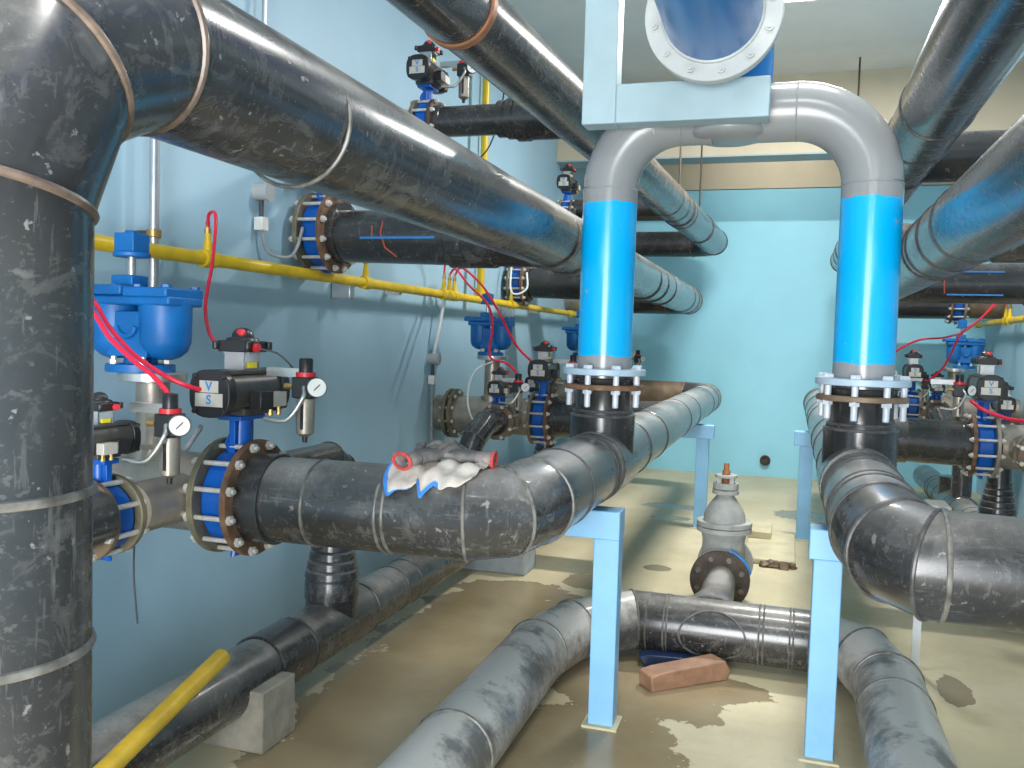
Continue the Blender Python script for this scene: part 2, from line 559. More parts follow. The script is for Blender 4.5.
# ------------------------------------------------------------------ room shell
XL, XR, YE, YB = -3.1, 2.48, 13.3, -2.5
MID = -0.31                                            # the room's middle line; the right side mirrors the left
def mx(x):
    return 2 * MID - x
struct('floor', MB().box(((XL + XR) / 2, (YB + YE) / 2, -0.1), (XR - XL + 0.4, YE - YB + 0.4, 0.2)), 'floor')
struct('ceiling', MB().box(((XL + XR) / 2, (YB + YE) / 2, CEIL + 0.1), (XR - XL + 0.4, YE - YB + 0.4, 0.2)), 'ceiling')
struct('wall_left', MB().box((XL - 0.1, (YB + YE) / 2, CEIL / 2), (0.2, YE - YB + 0.4, CEIL)), 'wall')
struct('wall_right', MB().box((XR + 0.1, (YB + YE) / 2, CEIL / 2), (0.2, YE - YB + 0.4, CEIL)), 'wall')
for _n, _c, _s in (('wall_front', ((XL + DOOR_X0) / 2, YB - 0.1, CEIL / 2), (DOOR_X0 - XL, 0.2, CEIL)), ('wall_front', ((DOOR_X1 + XR) / 2, YB - 0.1, CEIL / 2), (XR - DOOR_X1, 0.2, CEIL)),
                   ('wall_front', ((DOOR_X0 + DOOR_X1) / 2, YB - 0.1, (DOOR_H + CEIL) / 2), (DOOR_X1 - DOOR_X0, 0.2, CEIL - DOOR_H))):
    struct(_n, MB().box(_c, _s), 'wall')
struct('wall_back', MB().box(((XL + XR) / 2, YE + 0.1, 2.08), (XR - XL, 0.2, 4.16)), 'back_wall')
struct('trim_1', MB().box(((XL + XR) / 2, YE + 0.095, 4.71), (XR - XL, 0.21, 1.08)), 'beam')       # beige band on the end wall
struct('trim_2', MB().box(((XL + XR) / 2, 11.7, 4.77), (XR - XL, 0.4, 0.96)), 'beam')     # down-stand beam
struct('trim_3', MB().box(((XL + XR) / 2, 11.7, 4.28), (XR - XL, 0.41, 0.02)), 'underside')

lamp_lab = ['white tube light on the ceiling above the near end of the room', 'white tube light on the ceiling above the blue overhead flange',
            'bright tube light on the ceiling near the end beam', 'added unseen tube light behind the beam, brightening the back wall']
for (lx, ly), lb in zip(LAMPS, lamp_lab):
    t = thing('ceiling_light', lb, 'light', (lx, ly, CEIL), 0, 'ceiling tube lights')
    part('housing', MB().box((lx, ly, CEIL - 0.04), (1.2, 0.2, 0.08)), 'white', t, 0.006)
    part('diffuser', MB().box((lx, ly, CEIL - 0.092), (1.18, 0.17, 0.022)), 'tube', t)

# ------------------------------------------------------------------ pipe helpers
def beads(t, spec, mat='bead', r=0.009):
    for o, ax, R in spec:
        part('weld_bead', MB().bead(o, ax, R, r), mat, t)

def along(a, b, f):
    return V(a).lerp(V(b), f)
#@@BODY
def loop(pts, r=0.009, seg=8):
    """closed bead following a ring of points"""
    mb = MB()
    n = len(pts)
    c = sum(pts, V()) / n
    nrm = (pts[0] - c).cross(pts[n // 4] - c).normalized()
    prev = first = None
    for p in pts:
        o = (p - c).normalized()
        ring = mb.ring([p + (o * math.cos(2 * PI * k / seg) + nrm * math.sin(2 * PI * k / seg)) * r for k in range(seg)])
        if prev:
            mb.bridge(prev, ring)
        else:
            first = ring
        prev = ring
    mb.bridge(prev, first)
    return mb

def run(t, pts, r, mat, segs, joints=(), seg=44, bmat='bead', br=0.009):
    """a welded pipe run: one mesh per (name, first point, last point[, material]); a bead at every joint index"""
    full = MB().tube(pts, r, seg, caps=False)
    for sg in segs:
        nm, a, b = sg[:3]
        mb = MB()
        prev = None
        for i in range(a, b + 1):
            ring = mb.ring(full.v[i * seg:(i + 1) * seg])
            if prev:
                mb.bridge(prev, ring)
            else:
                mb.f.append(tuple(reversed(ring)))
            prev = ring
        mb.f.append(tuple(prev))
        part(nm, mb, sg[3] if len(sg) > 3 else mat, t)
    for i in joints:
        part('weld_bead', loop(full.v[i * seg:(i + 1) * seg], br), bmat, t)

def ybeads(t, X, Z, R, ys, mat='bead', r=0.009):
    for y in ys:
        part('weld_bead', MB().bead((X, y, Z), (0, 1, 0), R, r), mat, t)

def coupler(t, X, Z, R, y0, y1, mat='hdpe', nm='coupling'):
    part(nm, MB().annulus((X, 0, Z), (0, 1, 0), y0, y1, R - 0.03, R + 0.008, 44, 0.006), mat, t)

RP = 0.1775
# ------------------------------------------------------------------ big pipes on the left
t = thing('header_pipe', 'big scuffed black pipe rising at the left edge and bending away under the ceiling', 'pipe', (-1.35, 1.2, 0))
PB = [(-1.362, 1.2, 0), (-1.362, 1.2, 2.125), (-1.358, 1.31, 2.385), (-1.355, 1.56, 2.50), (-1.35, 12.0, 2.48), (-1.44, 12.2, 2.48), (-1.65, 12.29, 2.48), (-2.2, 12.29, 2.48)]
run(t, PB, RP, 'hdpe', [('riser', 0, 1), ('elbow', 1, 3), ('pipe_section', 3, 4), ('elbow', 4, 6), ('branch', 6, 7, 'hdpe_clean')], (1, 2, 3, 4, 6), bmat='bead_brown')
beads(t, [((-1.362, 1.2, 1.60), (0, 0, 1), RP), ((-1.362, 1.2, 1.315), (0, 0, 1), RP)], 'bead_pale', 0.010)
ybeads(t, -1.35, 2.48, RP, (2.18,), 'bead_pale', 0.006)
ybeads(t, -1.35, 2.48, RP, (4.9, 5.35, 8.2, 8.7, 9.3, 11.2, 11.7))
for yb in (5.15, 9.5):      # branches to the wall valves
    part('branch', MB().tube([(-2.80, yb, 2.53), (-1.42, yb, 2.50)], 0.168, 40), 'hdpe_clean', t)
    part('branch_socket', MB().annulus((-2.05, yb, 2.504), (1, 0, 0), 0.0, 0.3, 0.12, 0.176, 40, 0.006), 'hdpe', t)
part('paint_stripe', MB().box((-2.35, 5.15 - 0.169, 2.50), (0.50, 0.006, 0.014)), 'tape_blue', t, label='short blue paint line on the wall branch')
part('paint_mark', MB().tube([(-2.45, 4.99, 2.60), (-2.46, 4.982, 2.53), (-2.43, 4.987, 2.44), (-2.36, 5.015, 2.385)], 0.005, 6), 'red_mark', t, label='red curved paint stroke on the wall branch')
part('paint_mark', MB().tube([(-2.52, 4.985, 2.575), (-2.52, 4.982, 2.505)], 0.004, 6), 'red_mark', t, label='short red paint stroke on the wall branch')

t = thing('header_pipe', 'topmost left black pipe with a brown band, running under the ceiling', 'pipe', (-1.5, 4.0, 3.42))
ax = lambda y: V((-1.54 + 0.054 * (y - 3.77), y, 3.42 - 0.0144 * (y - 3.77)))
PA = [ax(-2.4), ax(3.86), ax(12.3), ax(12.3) + V((-0.10, 0.20, 0)), ax(12.3) + V((-0.3, 0.29, 0)), ax(12.3) + V((-1.3, 0.29, 0))]
run(t, PA, RP, 'hdpe', [('pipe_section', 0, 1), ('pipe_section', 1, 2), ('elbow', 2, 4), ('branch', 4, 5, 'hdpe_clean')], (2, 4))
d = (ax(5) - ax(4)).normalized()
part('brown_band', MB().annulus(ax(3.86), d, -0.025, 0.025, 0.15, RP + 0.012, 44), 'copper_band', t)
for y in (8.9, 9.3, 9.8):
    part('weld_bead', MB().bead(ax(y), d, RP), 'bead', t)
for yb in (5.8, 9.85):
    x0 = ax(yb).x
    part('branch', MB().tube([(-2.42, yb, 3.40), (-1.98, yb, 3.40)], 0.105, 32), 'hdpe_clean', t)
    part('reducer', MB().lathe((-1.98, yb, 3.40), (1, 0, 0), [(0, 0.10), (0, 0.125), (0.05, 0.125), (0.05, 0.118), (0.07, 0.118), (0.07, 0.138), (0.12, 0.138), (0.12, 0.13), (0.14, 0.13), (0.14, 0.155), (0.22, 0.155), (0.22, 0.148), (x0 + 1.98, 0.148)], 36), 'hdpe_clean', t)

t = thing('main_pipe', 'left waist-high black pipe with mitred bend, running far back on a blue post', 'pipe', (-0.96, 3.3, 1.25))
PM = [(-2.06, 3.1, 1.22), (-1.14, 3.1, 1.23), (-1.01, 3.17, 1.24), (-0.96, 3.36, 1.25), (-0.96, 10.85, 1.25), (-1.03, 11.12, 1.25), (-1.25, 11.2, 1.25), (-2.05, 11.2, 1.25)]
run(t, PM, RP - 0.006, 'hdpe', [('pipe_section', 0, 1), ('elbow', 1, 3), ('pipe_section', 3, 4, 'hdpe_dust_haze'), ('elbow', 4, 6, 'hdpe_dust_haze'), ('branch', 6, 7, 'brown_pipe')], (1, 2, 3, 4, 6), bmat='bead_pale', br=0.007)
ybeads(t, -0.96, 1.25, RP - 0.006, (3.72, 4.28, 4.34, 5.35, 6.1), 'bead', 0.009)
ybeads(t, -0.96, 1.25, RP - 0.006, (7.6, 8.4, 9.9, 10.5), 'bead', 0.007)
part('weld_bead', MB().bead((-1.42, 3.1, 1.226), (1, 0, 0), RP - 0.006, 0.008), 'bead_pale', t)
part('weld_bead', MB().bead((-1.45, 3.1, 1.226), (1, 0, 0), RP - 0.006, 0.007), 'bead_pale', t)
part('weld_bead', MB().bead((-1.76, 3.1, 1.222), (1, 0, 0), RP - 0.006, 0.008), 'bead_pale', t)
part('stub_end', MB().annulus((-2.07, 3.1, 1.22), (1, 0, 0), 0, 0.12, 0.12, RP + 0.006, 44), 'hdpe_clean', t)
part('tee', MB().lathe((-0.957, 4.66, 1.25), (0, 0, 1), [(0, RP - 0.003), (0.25, RP - 0.003), (0.255, RP - 0.012), (0.285, RP - 0.018)], 44), 'hdpe_clean', t)
part('tee', MB().annulus((-0.957, 0, 1.25), (0, 1, 0), 4.40, 4.92, RP - 0.03, RP + 0.004, 44), 'hdpe', t)
part('stub_end', MB().lathe((-0.957, 4.66, 1.53), (0, 0, 1), [(0, 0.148), (0.115, 0.148), (0.125, 0.153), (0.172, 0.165), (0.178, 0.178), (0.19, 0.178)], 44), 'hdpe_clean', t)
beads(t, [((-0.957, 4.66, 1.53), (0, 0, 1), 0.156), ((-0.957, 4.66, 1.505), (0, 0, 1), RP - 0.008)], 'bead')
part('branch', MB().tube([(-2.05, 7.55, 1.20), (-1.0, 7.55, 1.24)], 0.165, 40), 'hdpe_clean', t)
part('branch_socket', MB().annulus((-1.6, 7.55, 1.215), (1, 0, 0), 0, 0.3, 0.12, 0.174, 40), 'hdpe', t)

# ------------------------------------------------------------------ big pipes on the right
PXR = 0.335
t = thing('main_pipe', 'right waist-high black pipe bending off to the right edge, below the blue pipe', 'pipe', (PXR, 3.3, 1.25))
PP = [(2.45, 2.93, 1.20), (0.455, 3.02, 1.23), (0.365, 3.12, 1.24), (PXR, 3.38, 1.25), (PXR, 10.85, 1.25), (PXR + 0.07, 11.12, 1.25), (PXR + 0.3, 11.23, 1.25), (1.28, 11.25, 1.23)]
run(t, PP, RP - 0.004, 'hdpe_dark', [('pipe_section', 0, 1), ('elbow', 1, 3), ('pipe_section', 3, 4, 'hdpe_dust_haze'), ('elbow', 4, 6, 'hdpe_dust_haze'), ('branch', 6, 7, 'hdpe_clean')], (1, 2, 3, 4, 6), bmat='bead', br=0.008)
ybeads(t, PXR, 1.25, RP - 0.004, (3.62, 3.72, 4.1, 4.2, 4.3, 5.2, 6.0, 6.6, 8.1, 8.6, 9.6, 10.6), 'bead', 0.008)
part('weld_bead', MB().bead((0.475, 3.018, 1.23), (1, 0, 0), RP - 0.004, 0.009), 'bead_pale', t)
part('tee', MB().lathe((PXR + 0.005, 4.66, 1.25), (0, 0, 1), [(0, RP - 0.003), (0.25, RP - 0.003), (0.255, RP - 0.012), (0.285, RP - 0.018)], 44), 'hdpe_clean', t)
part('tee', MB().annulus((PXR, 0, 1.25), (0, 1, 0), 4.40, 4.92, RP - 0.03, RP + 0.006, 44), 'hdpe', t)
part('stub_end', MB().lathe((PXR + 0.005, 4.66, 1.53), (0, 0, 1), [(0, 0.148), (0.115, 0.148), (0.125, 0.153), (0.172, 0.165), (0.178, 0.178), (0.19, 0.178)], 44), 'hdpe_clean', t)
beads(t, [((PXR + 0.005, 4.66, 1.53), (0, 0, 1), 0.156), ((PXR + 0.005, 4.66, 1.505), (0, 0, 1), RP - 0.008)], 'bead')
part('branch', MB().tube([(PXR + 0.05, 7.2, 1.24), (1.26, 7.2, 1.22)], 0.165, 40), 'hdpe_clean', t)
part('branch_socket', MB().annulus((0.75, 7.2, 1.225), (1, 0, 0), 0, 0.1, 0.12, 0.172, 40), 'hdpe', t)

t = thing('header_pipe', 'upper right black pipe running to the ceiling corner above the other right pipe', 'pipe', (0.6, 4.0, 3.05))
PC = [(0.6, -2.4, 3.05), (0.6, 12.3, 3.05), (0.68, 12.5, 3.05), (0.88, 12.59, 3.05), (1.5, 12.59, 3.05)]
run(t, PC, RP - 0.012, 'hdpe', [('pipe_section', 0, 1), ('elbow', 1, 3), ('branch', 3, 4, 'hdpe_clean')], (1, 3))
ybeads(t, 0.6, 3.05, RP - 0.012, (4.55, 5.15, 5.9, 8.6, 9.4, 11.6))
for yb, z in ((5.8, 3.05), (9.85, 3.05)):
    part('branch', MB().tube([(1.16, yb, z), (1.9, yb, z)], 0.105, 32), 'hdpe_clean', t)
    part('reducer', MB().lathe((1.36, yb, z), (-1, 0, 0), [(0, 0.10), (0, 0.125), (0.05, 0.125), (0.05, 0.118), (0.07, 0.118), (0.07, 0.138), (0.12, 0.138), (0.12, 0.13), (0.14, 0.13), (0.14, 0.15), (0.22, 0.15), (0.22, 0.145), (0.75, 0.145)], 36), 'hdpe_clean', t)

t = thing('header_pipe', 'lower right overhead black pipe passing close by the right edge', 'pipe', (0.735, 4.0, 2.47))
PD = [(0.735, -2.4, 2.47), (0.735, 12.0, 2.47), (0.82, 12.2, 2.47), (1.03, 12.29, 2.48), (1.87, 12.29, 2.49)]
run(t, PD, RP, 'hdpe', [('pipe_section', 0, 1), ('elbow', 1, 3), ('branch', 3, 4, 'hdpe_clean')], (1, 3))
ybeads(t, 0.735, 2.47, RP, (4.3, 4.75, 5.2, 5.35, 8.8, 11.2))
part('branch', MB().tube([(0.8, 8.25, 2.47), (1.86, 8.25, 2.48)], 0.168, 40), 'hdpe_clean', t)
part('branch', MB().tube([(0.8, 4.2, 2.45), (mx(-2.26), 4.2, 2.45)], 0.168, 40), 'hdpe_clean', t)
for dz in (0.09, -0.10):
    part('paint_stripe', MB().box((1.42, 8.25 - math.sqrt(0.17 ** 2 - dz * dz), 2.475 + dz), (0.42, 0.008, 0.012)), 'tape_blue', t, label='thin blue paint line on the wall branch')
part('paint_mark', MB().tube([(1.19, 8.095, 2.56), (1.18, 8.078, 2.46), (1.19, 8.095, 2.38)], 0.005, 6), 'red_mark', t, label='red paint stroke on the wall branch')

# ------------------------------------------------------------------ pipes on the floor
t = thing('drain_loop_pipe', 'dust-coated black pipe loop lying on the floor in the foreground', 'pipe', (-0.4, 5.33, 0))
PN = [(-1.27, -1.5, RP), (-1.27, 4.62, RP), (-1.17, 5.05, RP), (-0.86, 5.33, 0.20), (0.22, 5.33, 0.20), (0.45, 5.16, 0.19), (0.545, 4.82, RP), (0.545, -1.5, RP)]
run(t, PN, RP - 0.004, 'hdpe_mud', [('pipe_section', 0, 1), ('elbow', 1, 3), ('cross_pipe', 3, 4, 'hdpe_streak'), ('elbow', 4, 6), ('pipe_section', 6, 7)], (1, 2, 3, 4, 5, 6), bmat='bead_pale', br=0.008)
ybeads(t, -1.27, RP, RP - 0.004, (2.6, 3.35), 'bead_pale', 0.01)
ybeads(t, 0.545, RP, RP - 0.004, (4.45,), 'bead_pale', 0.008)
for x in (-0.76, -0.655, -0.635, -0.11, -0.085, 0.06, 0.08):
    part('weld_bead', MB().bead((x, 5.33, 0.20), (1, 0, 0), RP - 0.004, 0.006), 'bead_pale', t)
q = []
for k in range(40):
    a = 2 * PI * k / 40
    y = math.sin(a) * 0.14
    q.append(V((-0.37 + 0.19 * math.cos(a), 5.33 - math.sqrt(max(0, RP ** 2 - y * y)), 0.20 + y)))
part('saddle_bead', loop(q, 0.006), 'bead_pale', t)
part('branch', MB().lathe((-0.40, 5.36, 0.235), (0, 1, 0.03), [(0, 0.16), (0.17, 0.15), (0.24, 0.125), (0.38, 0.112), (0.80, 0.105), (0.86, 0.105)], 36), 'hdpe_dust_haze', t)

FX, FZ, FR = -2.40, 0.265, 0.155
def floor_main(x, lab, ys):
    t = thing('drain_pipe', lab, 'pipe', (x, 4.3, 0))
    part('pipe_section', MB().tube([(x, -1.5, FZ), (x, 12.6, FZ)], FR - 0.008, 40), 'hdpe', t)
    for y in ys:
        part('tee', MB().annulus((x, 0, FZ), (0, 1, 0), y - 0.4, y + 0.3, 0.12, FR, 40, 0.006), 'hdpe', t)
        part('tee', MB().lathe((x, y, FZ), (0, 0, 1), [(0, FR - 0.01), (0.27, FR - 0.01), (0.275, FR - 0.03)], 36), 'hdpe_clean', t)
        part('coupling', MB().annulus((x, 0, FZ), (0, 1, 0), y - 0.72, y - 0.42, 0.12, FR + 0.004, 40, 0.006), 'hdpe_clean', t)
        ybeads(t, x, FZ, FR, (y - 0.41, y + 0.31), 'bead', 0.007)
        ybeads(t, x, FZ, FR - 0.008, (y + 0.75, y + 0.95), 'bead', 0.007)
    return t
floor_main(FX, 'black pipe lying along the foot of the left wall on concrete blocks', (4.35, 8.8))
floor_main(1.74, 'greyish pipe lying along the foot of the right wall', (4.35, 8.4, 10.6))

# ------------------------------------------------------------------ grey and blue gooseneck pipe
UX0, UX1, UY = -0.957, 0.34, 4.66
t = thing('gooseneck_pipe', 'arched grey pipe with bright blue lower legs and bolted flanges, centre of the room', 'pipe', (UX0, UY, 0))
UR, BR = 0.144, 0.37
for nm, x, s in (('leg', UX0, 1), ('leg', UX1, -1)):
    part('leg', MB().tube([(x, UY, 1.745), (x, UY, 2.70)], UR, 48), 'u_paint', t)
    c = V((x + s * BR, UY, 2.70))
    part('elbow', MB().tube(arc(c, (-s, 0, 0), (0, 0, 1), BR, 0, PI / 2, 12), UR, 48), 'u_paint', t)
    part('arm', MB().tube([(x + s * BR, UY, 3.07), (x + s * (0.52 if s > 0 else 0.56), UY, 3.07)], UR, 48), 'u_paint', t)
    part('weld_bead', MB().bead((x, UY, 2.70), (0, 0, 1), UR, 0.005), 'grey_paint', t)
    part('weld_bead', MB().bead((x + s * BR, UY, 3.07), (1, 0, 0), UR, 0.005), 'grey_paint', t)
    fl = part('flange', MB().annulus((x, UY, 1.722), (0, 0, 1), 0, 0.034, 0.10, 0.222, 48, 0.004), 'flange_lblue', t, label='pale blue-grey flange ring')
    rr = part('backing_ring', MB().annulus((x, UY, 1.645), (0, 0, 1), 0, 0.028, 0.15, 0.215, 48, 0.004), 'rust' if x < 0 else 'brown_pipe', t, label='rusty loose ring')
    for k in range(8):
        a = math.radians(-104 + 45 * k)
        p = V((x + 0.19 * math.cos(a), UY + 0.19 * math.sin(a), 0))
        b = MB().lathe(p + V((0, 0, 1.555)), (0, 0, 1), [(0, 0.011), (0.005, 0.016), (0.20, 0.016)], 12)
        b.lathe(p + V((0, 0, 1.756)), (0, 0, 1), [(0, 0.026), (0.016, 0.026), (0.020, 0.022)], 6)
        b.lathe(p + V((0, 0, 1.626)), (0, 0, 1), [(0, 0.026), (0.022, 0.026)], 6)
        part('bolt', b, 'white_bolt', t)
CX = -0.355
t = thing('overhead_pipe', 'big blue overhead pipe with a pale round bolted flange above the arch', 'pipe', (CX, UY, 2.85))
part('cap', MB().lathe((CX, UY, 2.94), (0, 0, 1), [(0, 0.15), (0.012, 0.19), (0.03, 0.203), (0.09, 0.205)], 44), 'grey_paint', t)
part('riser', MB().lathe((CX, UY, 3.03), (0, 0, 1), [(0, 0.205), (0.325, 0.205)], 44), 'blue_pipe', t)
part('elbow', MB().tube(arc((CX, UY - 0.2, 3.355), (0, 1, 0), (0, 0, 1), 0.2, 0, PI / 2, 8) , 0.205, 44), 'blue_pipe', t)
FZ2, FXO, FYO = 3.41, -0.41, 4.18
part('neck', MB().tube([(CX, UY - 0.2, 3.555), (FXO, FYO + 0.03, FZ2)], 0.225, 44), 'blue_pipe', t)
part('flange', MB().annulus((FXO, FYO, FZ2), (0, 1, 0), 0.016, 0.05, 0.2, 0.305, 56, 0.004), 'flange_paint', t)
part('flange', MB().annulus((FXO, FYO, FZ2), (0, 1, 0), -0.03, 0.012, 0.2, 0.31, 56, 0.004), 'flange_paint', t)
part('pipe_section', MB().tube([(FXO, FYO - 0.02, FZ2), (FXO, FYO - 0.1, FZ2), (FXO, -2.0, FZ2 + 0.2)], 0.222, 48), 'blue_pipe', t)
part('weld_bead', MB().bead((FXO, FYO - 0.035, FZ2), (0, 1, 0), 0.224, 0.012), 'flange_paint', t)
for k in range(12):
    a = 2 * PI * (k + 0.35) / 12
    p = V((FXO + 0.268 * math.cos(a), FYO, FZ2 + 0.268 * math.sin(a)))
    b = MB().lathe(p + V((0, -0.03, 0)), (0, -1, 0), [(0, 0.026), (0.003, 0.026), (0.003, 0.019), (0.018, 0.019), (0.018, 0.010), (0.028, 0.009)], 8)
    b.lathe(p + V((0, -0.03, 0)), (0, 1, 0), [(0, 0.010), (0.08, 0.010), (0.08, 0.019), (0.096, 0.019)], 8)
    part('bolt', b, 'flange_paint', t)

t = thing('steel_hanger', 'pale steel hanger frame dropping from the ceiling in front of the arch', 'support', (-1.0, 4.42, CEIL))
part('post', MB().box((-0.965, 4.40, (2.975 + CEIL) / 2), (0.17, 0.13, CEIL - 2.975)), 'frame', t, 0.006)
part('beam', MB().box((-0.515, 4.40, 3.07), (0.73, 0.13, 0.19)), 'frame', t, 0.006)
part('pipe_clamp', MB().tube(arc((-0.72, UY, 3.07), (0, -1, 0), (0, 0, -1), UR + 0.012, -0.1, PI + 0.1, 14), 0.009, 8), 'galv', t)

# ------------------------------------------------------------------ pale blue pipe posts
def support(x, y, ztop, ax0, ax1, lab, w=0.125):
    t = thing('pipe_support', lab, 'support', (x, y, 0), 0, None)
    part('post', MB().box((x, y, (ztop - 0.14) / 2), (w, w * 0.9, ztop - 0.14)), 'support', t, 0.005)
    part('cross_arm', MB().box(((ax0 + ax1) / 2, y, ztop - 0.07), (ax1 - ax0, 0.14, 0.14)), 'support', t, 0.006)
    part('base_plate', MB().box((x, y, 0.006), (w + 0.05, w + 0.05, 0.012)), 'pad', t)
support(-0.82, 4.25, 1.076, -1.2, -0.755, 'pale blue steel post under the left black pipe, nearest to the viewer')
support(0.20, 4.27, 1.076, 0.115, 0.55, 'pale blue steel post under the right black pipe, nearest to the viewer')
support(-0.83, 9.2, 1.076, -1.15, -0.72, 'small far blue post under the left pipe, behind the gate valve')
support(0.18, 9.1, 1.076, 0.06, 0.50, 'small far blue post under the right pipe, near the back wall')

# ------------------------------------------------------------------ gate valve on the floor loop
gx, gy, gz = -0.41, 6.24, 0.26
t = thing('gate_valve', 'dusty grey gate valve with domed bonnet standing on the floor pipe', 'valve', (gx, gy, 0))
part('flange', MB().annulus((gx, gy, gz), (0, 1, 0), -0.02, 0.02, 0.06, 0.205, 44), 'rust_dark', t, label='brown rusty flange')
part('flange', MB().annulus((gx, gy, gz), (0, 1, 0), 0.022, 0.05, 0.06, 0.205, 44), 'gate_grey', t)
part('blue_tape', MB().tube(arc((gx, gy + 0.035, gz), (1, 0, 0), (0, 0, 1), 0.207, math.radians(15), math.radians(75), 10), 0.012, 8), 'tape_blue', t)
for k in range(8):
    a = 2 * PI * (k + 0.5) / 8
    part('bolt', MB().lathe((gx + 0.16 * math.cos(a), gy - 0.02, gz + 0.16 * math.sin(a)), (0, -1, 0), [(0, 0.02), (0.014, 0.02), (0.014, 0.012), (0.026, 0.012)], 6), 'bead_pale', t)
b = MB().lathe((gx, gy + 0.05, gz), (0, 1, 0), [(0, 0.14), (0.06, 0.12), (0.42, 0.12), (0.48, 0.14)], 32)
part('body', b.lathe((gx, gy + 0.24, gz - 0.12), (0, 0, 1), [(0, 0.10), (0.1, 0.15), (0.36, 0.15), (0.42, 0.165)], 32), 'gate_grey', t)
part('flange', MB().annulus((gx, gy + 0.52, gz), (0, 1, 0), 0, 0.04, 0.06, 0.205, 40), 'gate_grey', t)
part('bonnet_flange', MB().annulus((gx, gy + 0.24, gz + 0.30), (0, 0, 1), 0, 0.035, 0.02, 0.195, 40), 'gate_grey', t)
part('bonnet_flange', MB().annulus((gx, gy + 0.24, gz + 0.34), (0, 0, 1), 0, 0.035, 0.02, 0.195, 40), 'gate_grey', t)
part('bonnet', MB().lathe((gx, gy + 0.24, gz + 0.37), (0, 0, 1), [(0, 0.15), (0.05, 0.145), (0.10, 0.125), (0.15, 0.09), (0.18, 0.065), (0.20, 0.06)], 36), 'gate_grey', t)
part('gland_flange', MB().annulus((gx, gy + 0.24, gz + 0.57), (0, 0, 1), 0, 0.03, 0.02, 0.095, 32), 'gate_grey', t)
part('gland_flange', MB().annulus((gx, gy + 0.24, gz + 0.605), (0, 0, 1), 0, 0.045, 0.02, 0.09, 32), 'gate_grey', t)
yk = MB()
for k in range(4):
    a = PI / 4 + k * PI / 2
    yk.box((gx + 0.06 * math.cos(a), gy + 0.24 + 0.06 * math.sin(a), gz + 0.675), (0.03, 0.03, 0.05))
part('yoke', yk.annulus((gx, gy + 0.24, gz + 0.69), (0, 0, 1), 0, 0.02, 0.035, 0.08, 24), 'gate_grey', t)
part('stem', MB().lathe((gx, gy + 0.24, gz + 0.64), (0, 0, 1), [(0, 0.028), (0.10, 0.028), (0.10, 0.02), (0.15, 0.018)], 12), 'rust_orange', t, label='rusty stem end')

# ------------------------------------------------------------------ floor oddments
single('concrete_block', MB().box((-2.41, 3.49, 0.14), (0.46, 0.28, 0.28), None, 0.97), 'concrete', 'beige concrete block under the left floor pipe, nearest to the viewer', 'block', (-2.41, 3.49, 0), None, 0.008)
single('concrete_block', MB().box((-2.24, 6.85, 0.13), (0.56, 0.34, 0.26), None, 0.97), 'concrete_grey', 'pale grey concrete block on the floor behind the bend of the left pipe', 'block', (-2.24, 6.85, 0), None, 0.015)
pts = [(-0.30, 0.02), (-0.27, 0.10), (0.05, 0.13), (0.3, 0.09), (0.28, 0.0), (0.0, -0.02)]
single('timber_block', MB().prism([(-0.27, 0.0), (-0.28, 0.085), (-0.2, 0.10), (0.22, 0.115), (0.26, 0.05), (0.24, 0.0)], (-0.44, 4.90, 0.0), (0.74, 0.67, 0), (0, 0, 1), (-0.09, 0.10, 0)), 'wood', 'wet brown timber offcut lying under the floor cross pipe', 'timber', (-0.44, 4.90, 0), None, 0.008)
single('plastic_offcut', MB().prism([(-0.16, 0.0), (-0.20, 0.06), (-0.14, 0.075), (0.15, 0.075), (0.17, 0.02), (0.12, 0.0)], (-0.58, 5.10, 0.0), (0.98, 0.1, 0), (0, 0, 1), (-0.02, 0.10, 0)), 'navy', 'dark blue plastic offcut beside the timber under the floor pipe', 'scrap', (-0.58, 5.10, 0), None, 0.006)
td = V((-2.27, 3.17, 0.500)) - V((-2.17, 2.36, 0.378))
tl = td.length * 3.45
tb = MB().lathe(V((-2.27, 3.17, 0.500)) - td * 3.45, td, [(0, 0.030), (0, 0.037), (tl, 0.037), (tl, 0.030)], 24, caps=False)
single('yellow_tube', tb, 'yellow_tube', 'loose yellow tube leaning on the left floor pipe in the corner', 'tube', V((-2.27, 3.17, 0.5)) - td * 3.45)
single('white_rod', MB().box((0.78, 5.65, 0.48), (0.045, 0.02, 0.96)), 'white_conduit', 'thin white strip standing upright behind the right black pipe', 'strip', (0.78, 5.65, 0))
single('concrete_slab', MB().box((-0.11, 8.55, 0.025), (0.44, 1.3, 0.05)), 'pad', 'low painted concrete slab on the floor right of the gate valve', 'slab', (-0.11, 8.55, 0), None, 0.012)
single('concrete_slab', MB().box((-0.22, 8.95, 0.085), (0.22, 0.45, 0.07)), 'pad', 'smaller broken slab lying on the low slab behind the gate valve', 'slab', (-0.22, 8.95, 0.05), None, 0.01)
for k, (x, y, s) in enumerate([(-0.07, 7.84, 0.06), (0.01, 7.82, 0.065), (-0.15, 7.83, 0.05), (0.08, 7.85, 0.05)]):
    rb = MB().ell((x, y, s * 0.45), s, s * 0.8, s * 0.55, 7, 5)
    rb.v = [V((p.x + random.uniform(-0.3, 0.3) * s, p.y + random.uniform(-0.3, 0.3) * s, max(0.001, p.z + random.uniform(-0.25, 0.25) * s))) for p in rb.v]
    single('concrete_chip', rb, 'brown_pipe', 'brown crumb of rubble at the near edge of the low slab', 'chip', (x, y, 0), 'crumbs by the low slab')
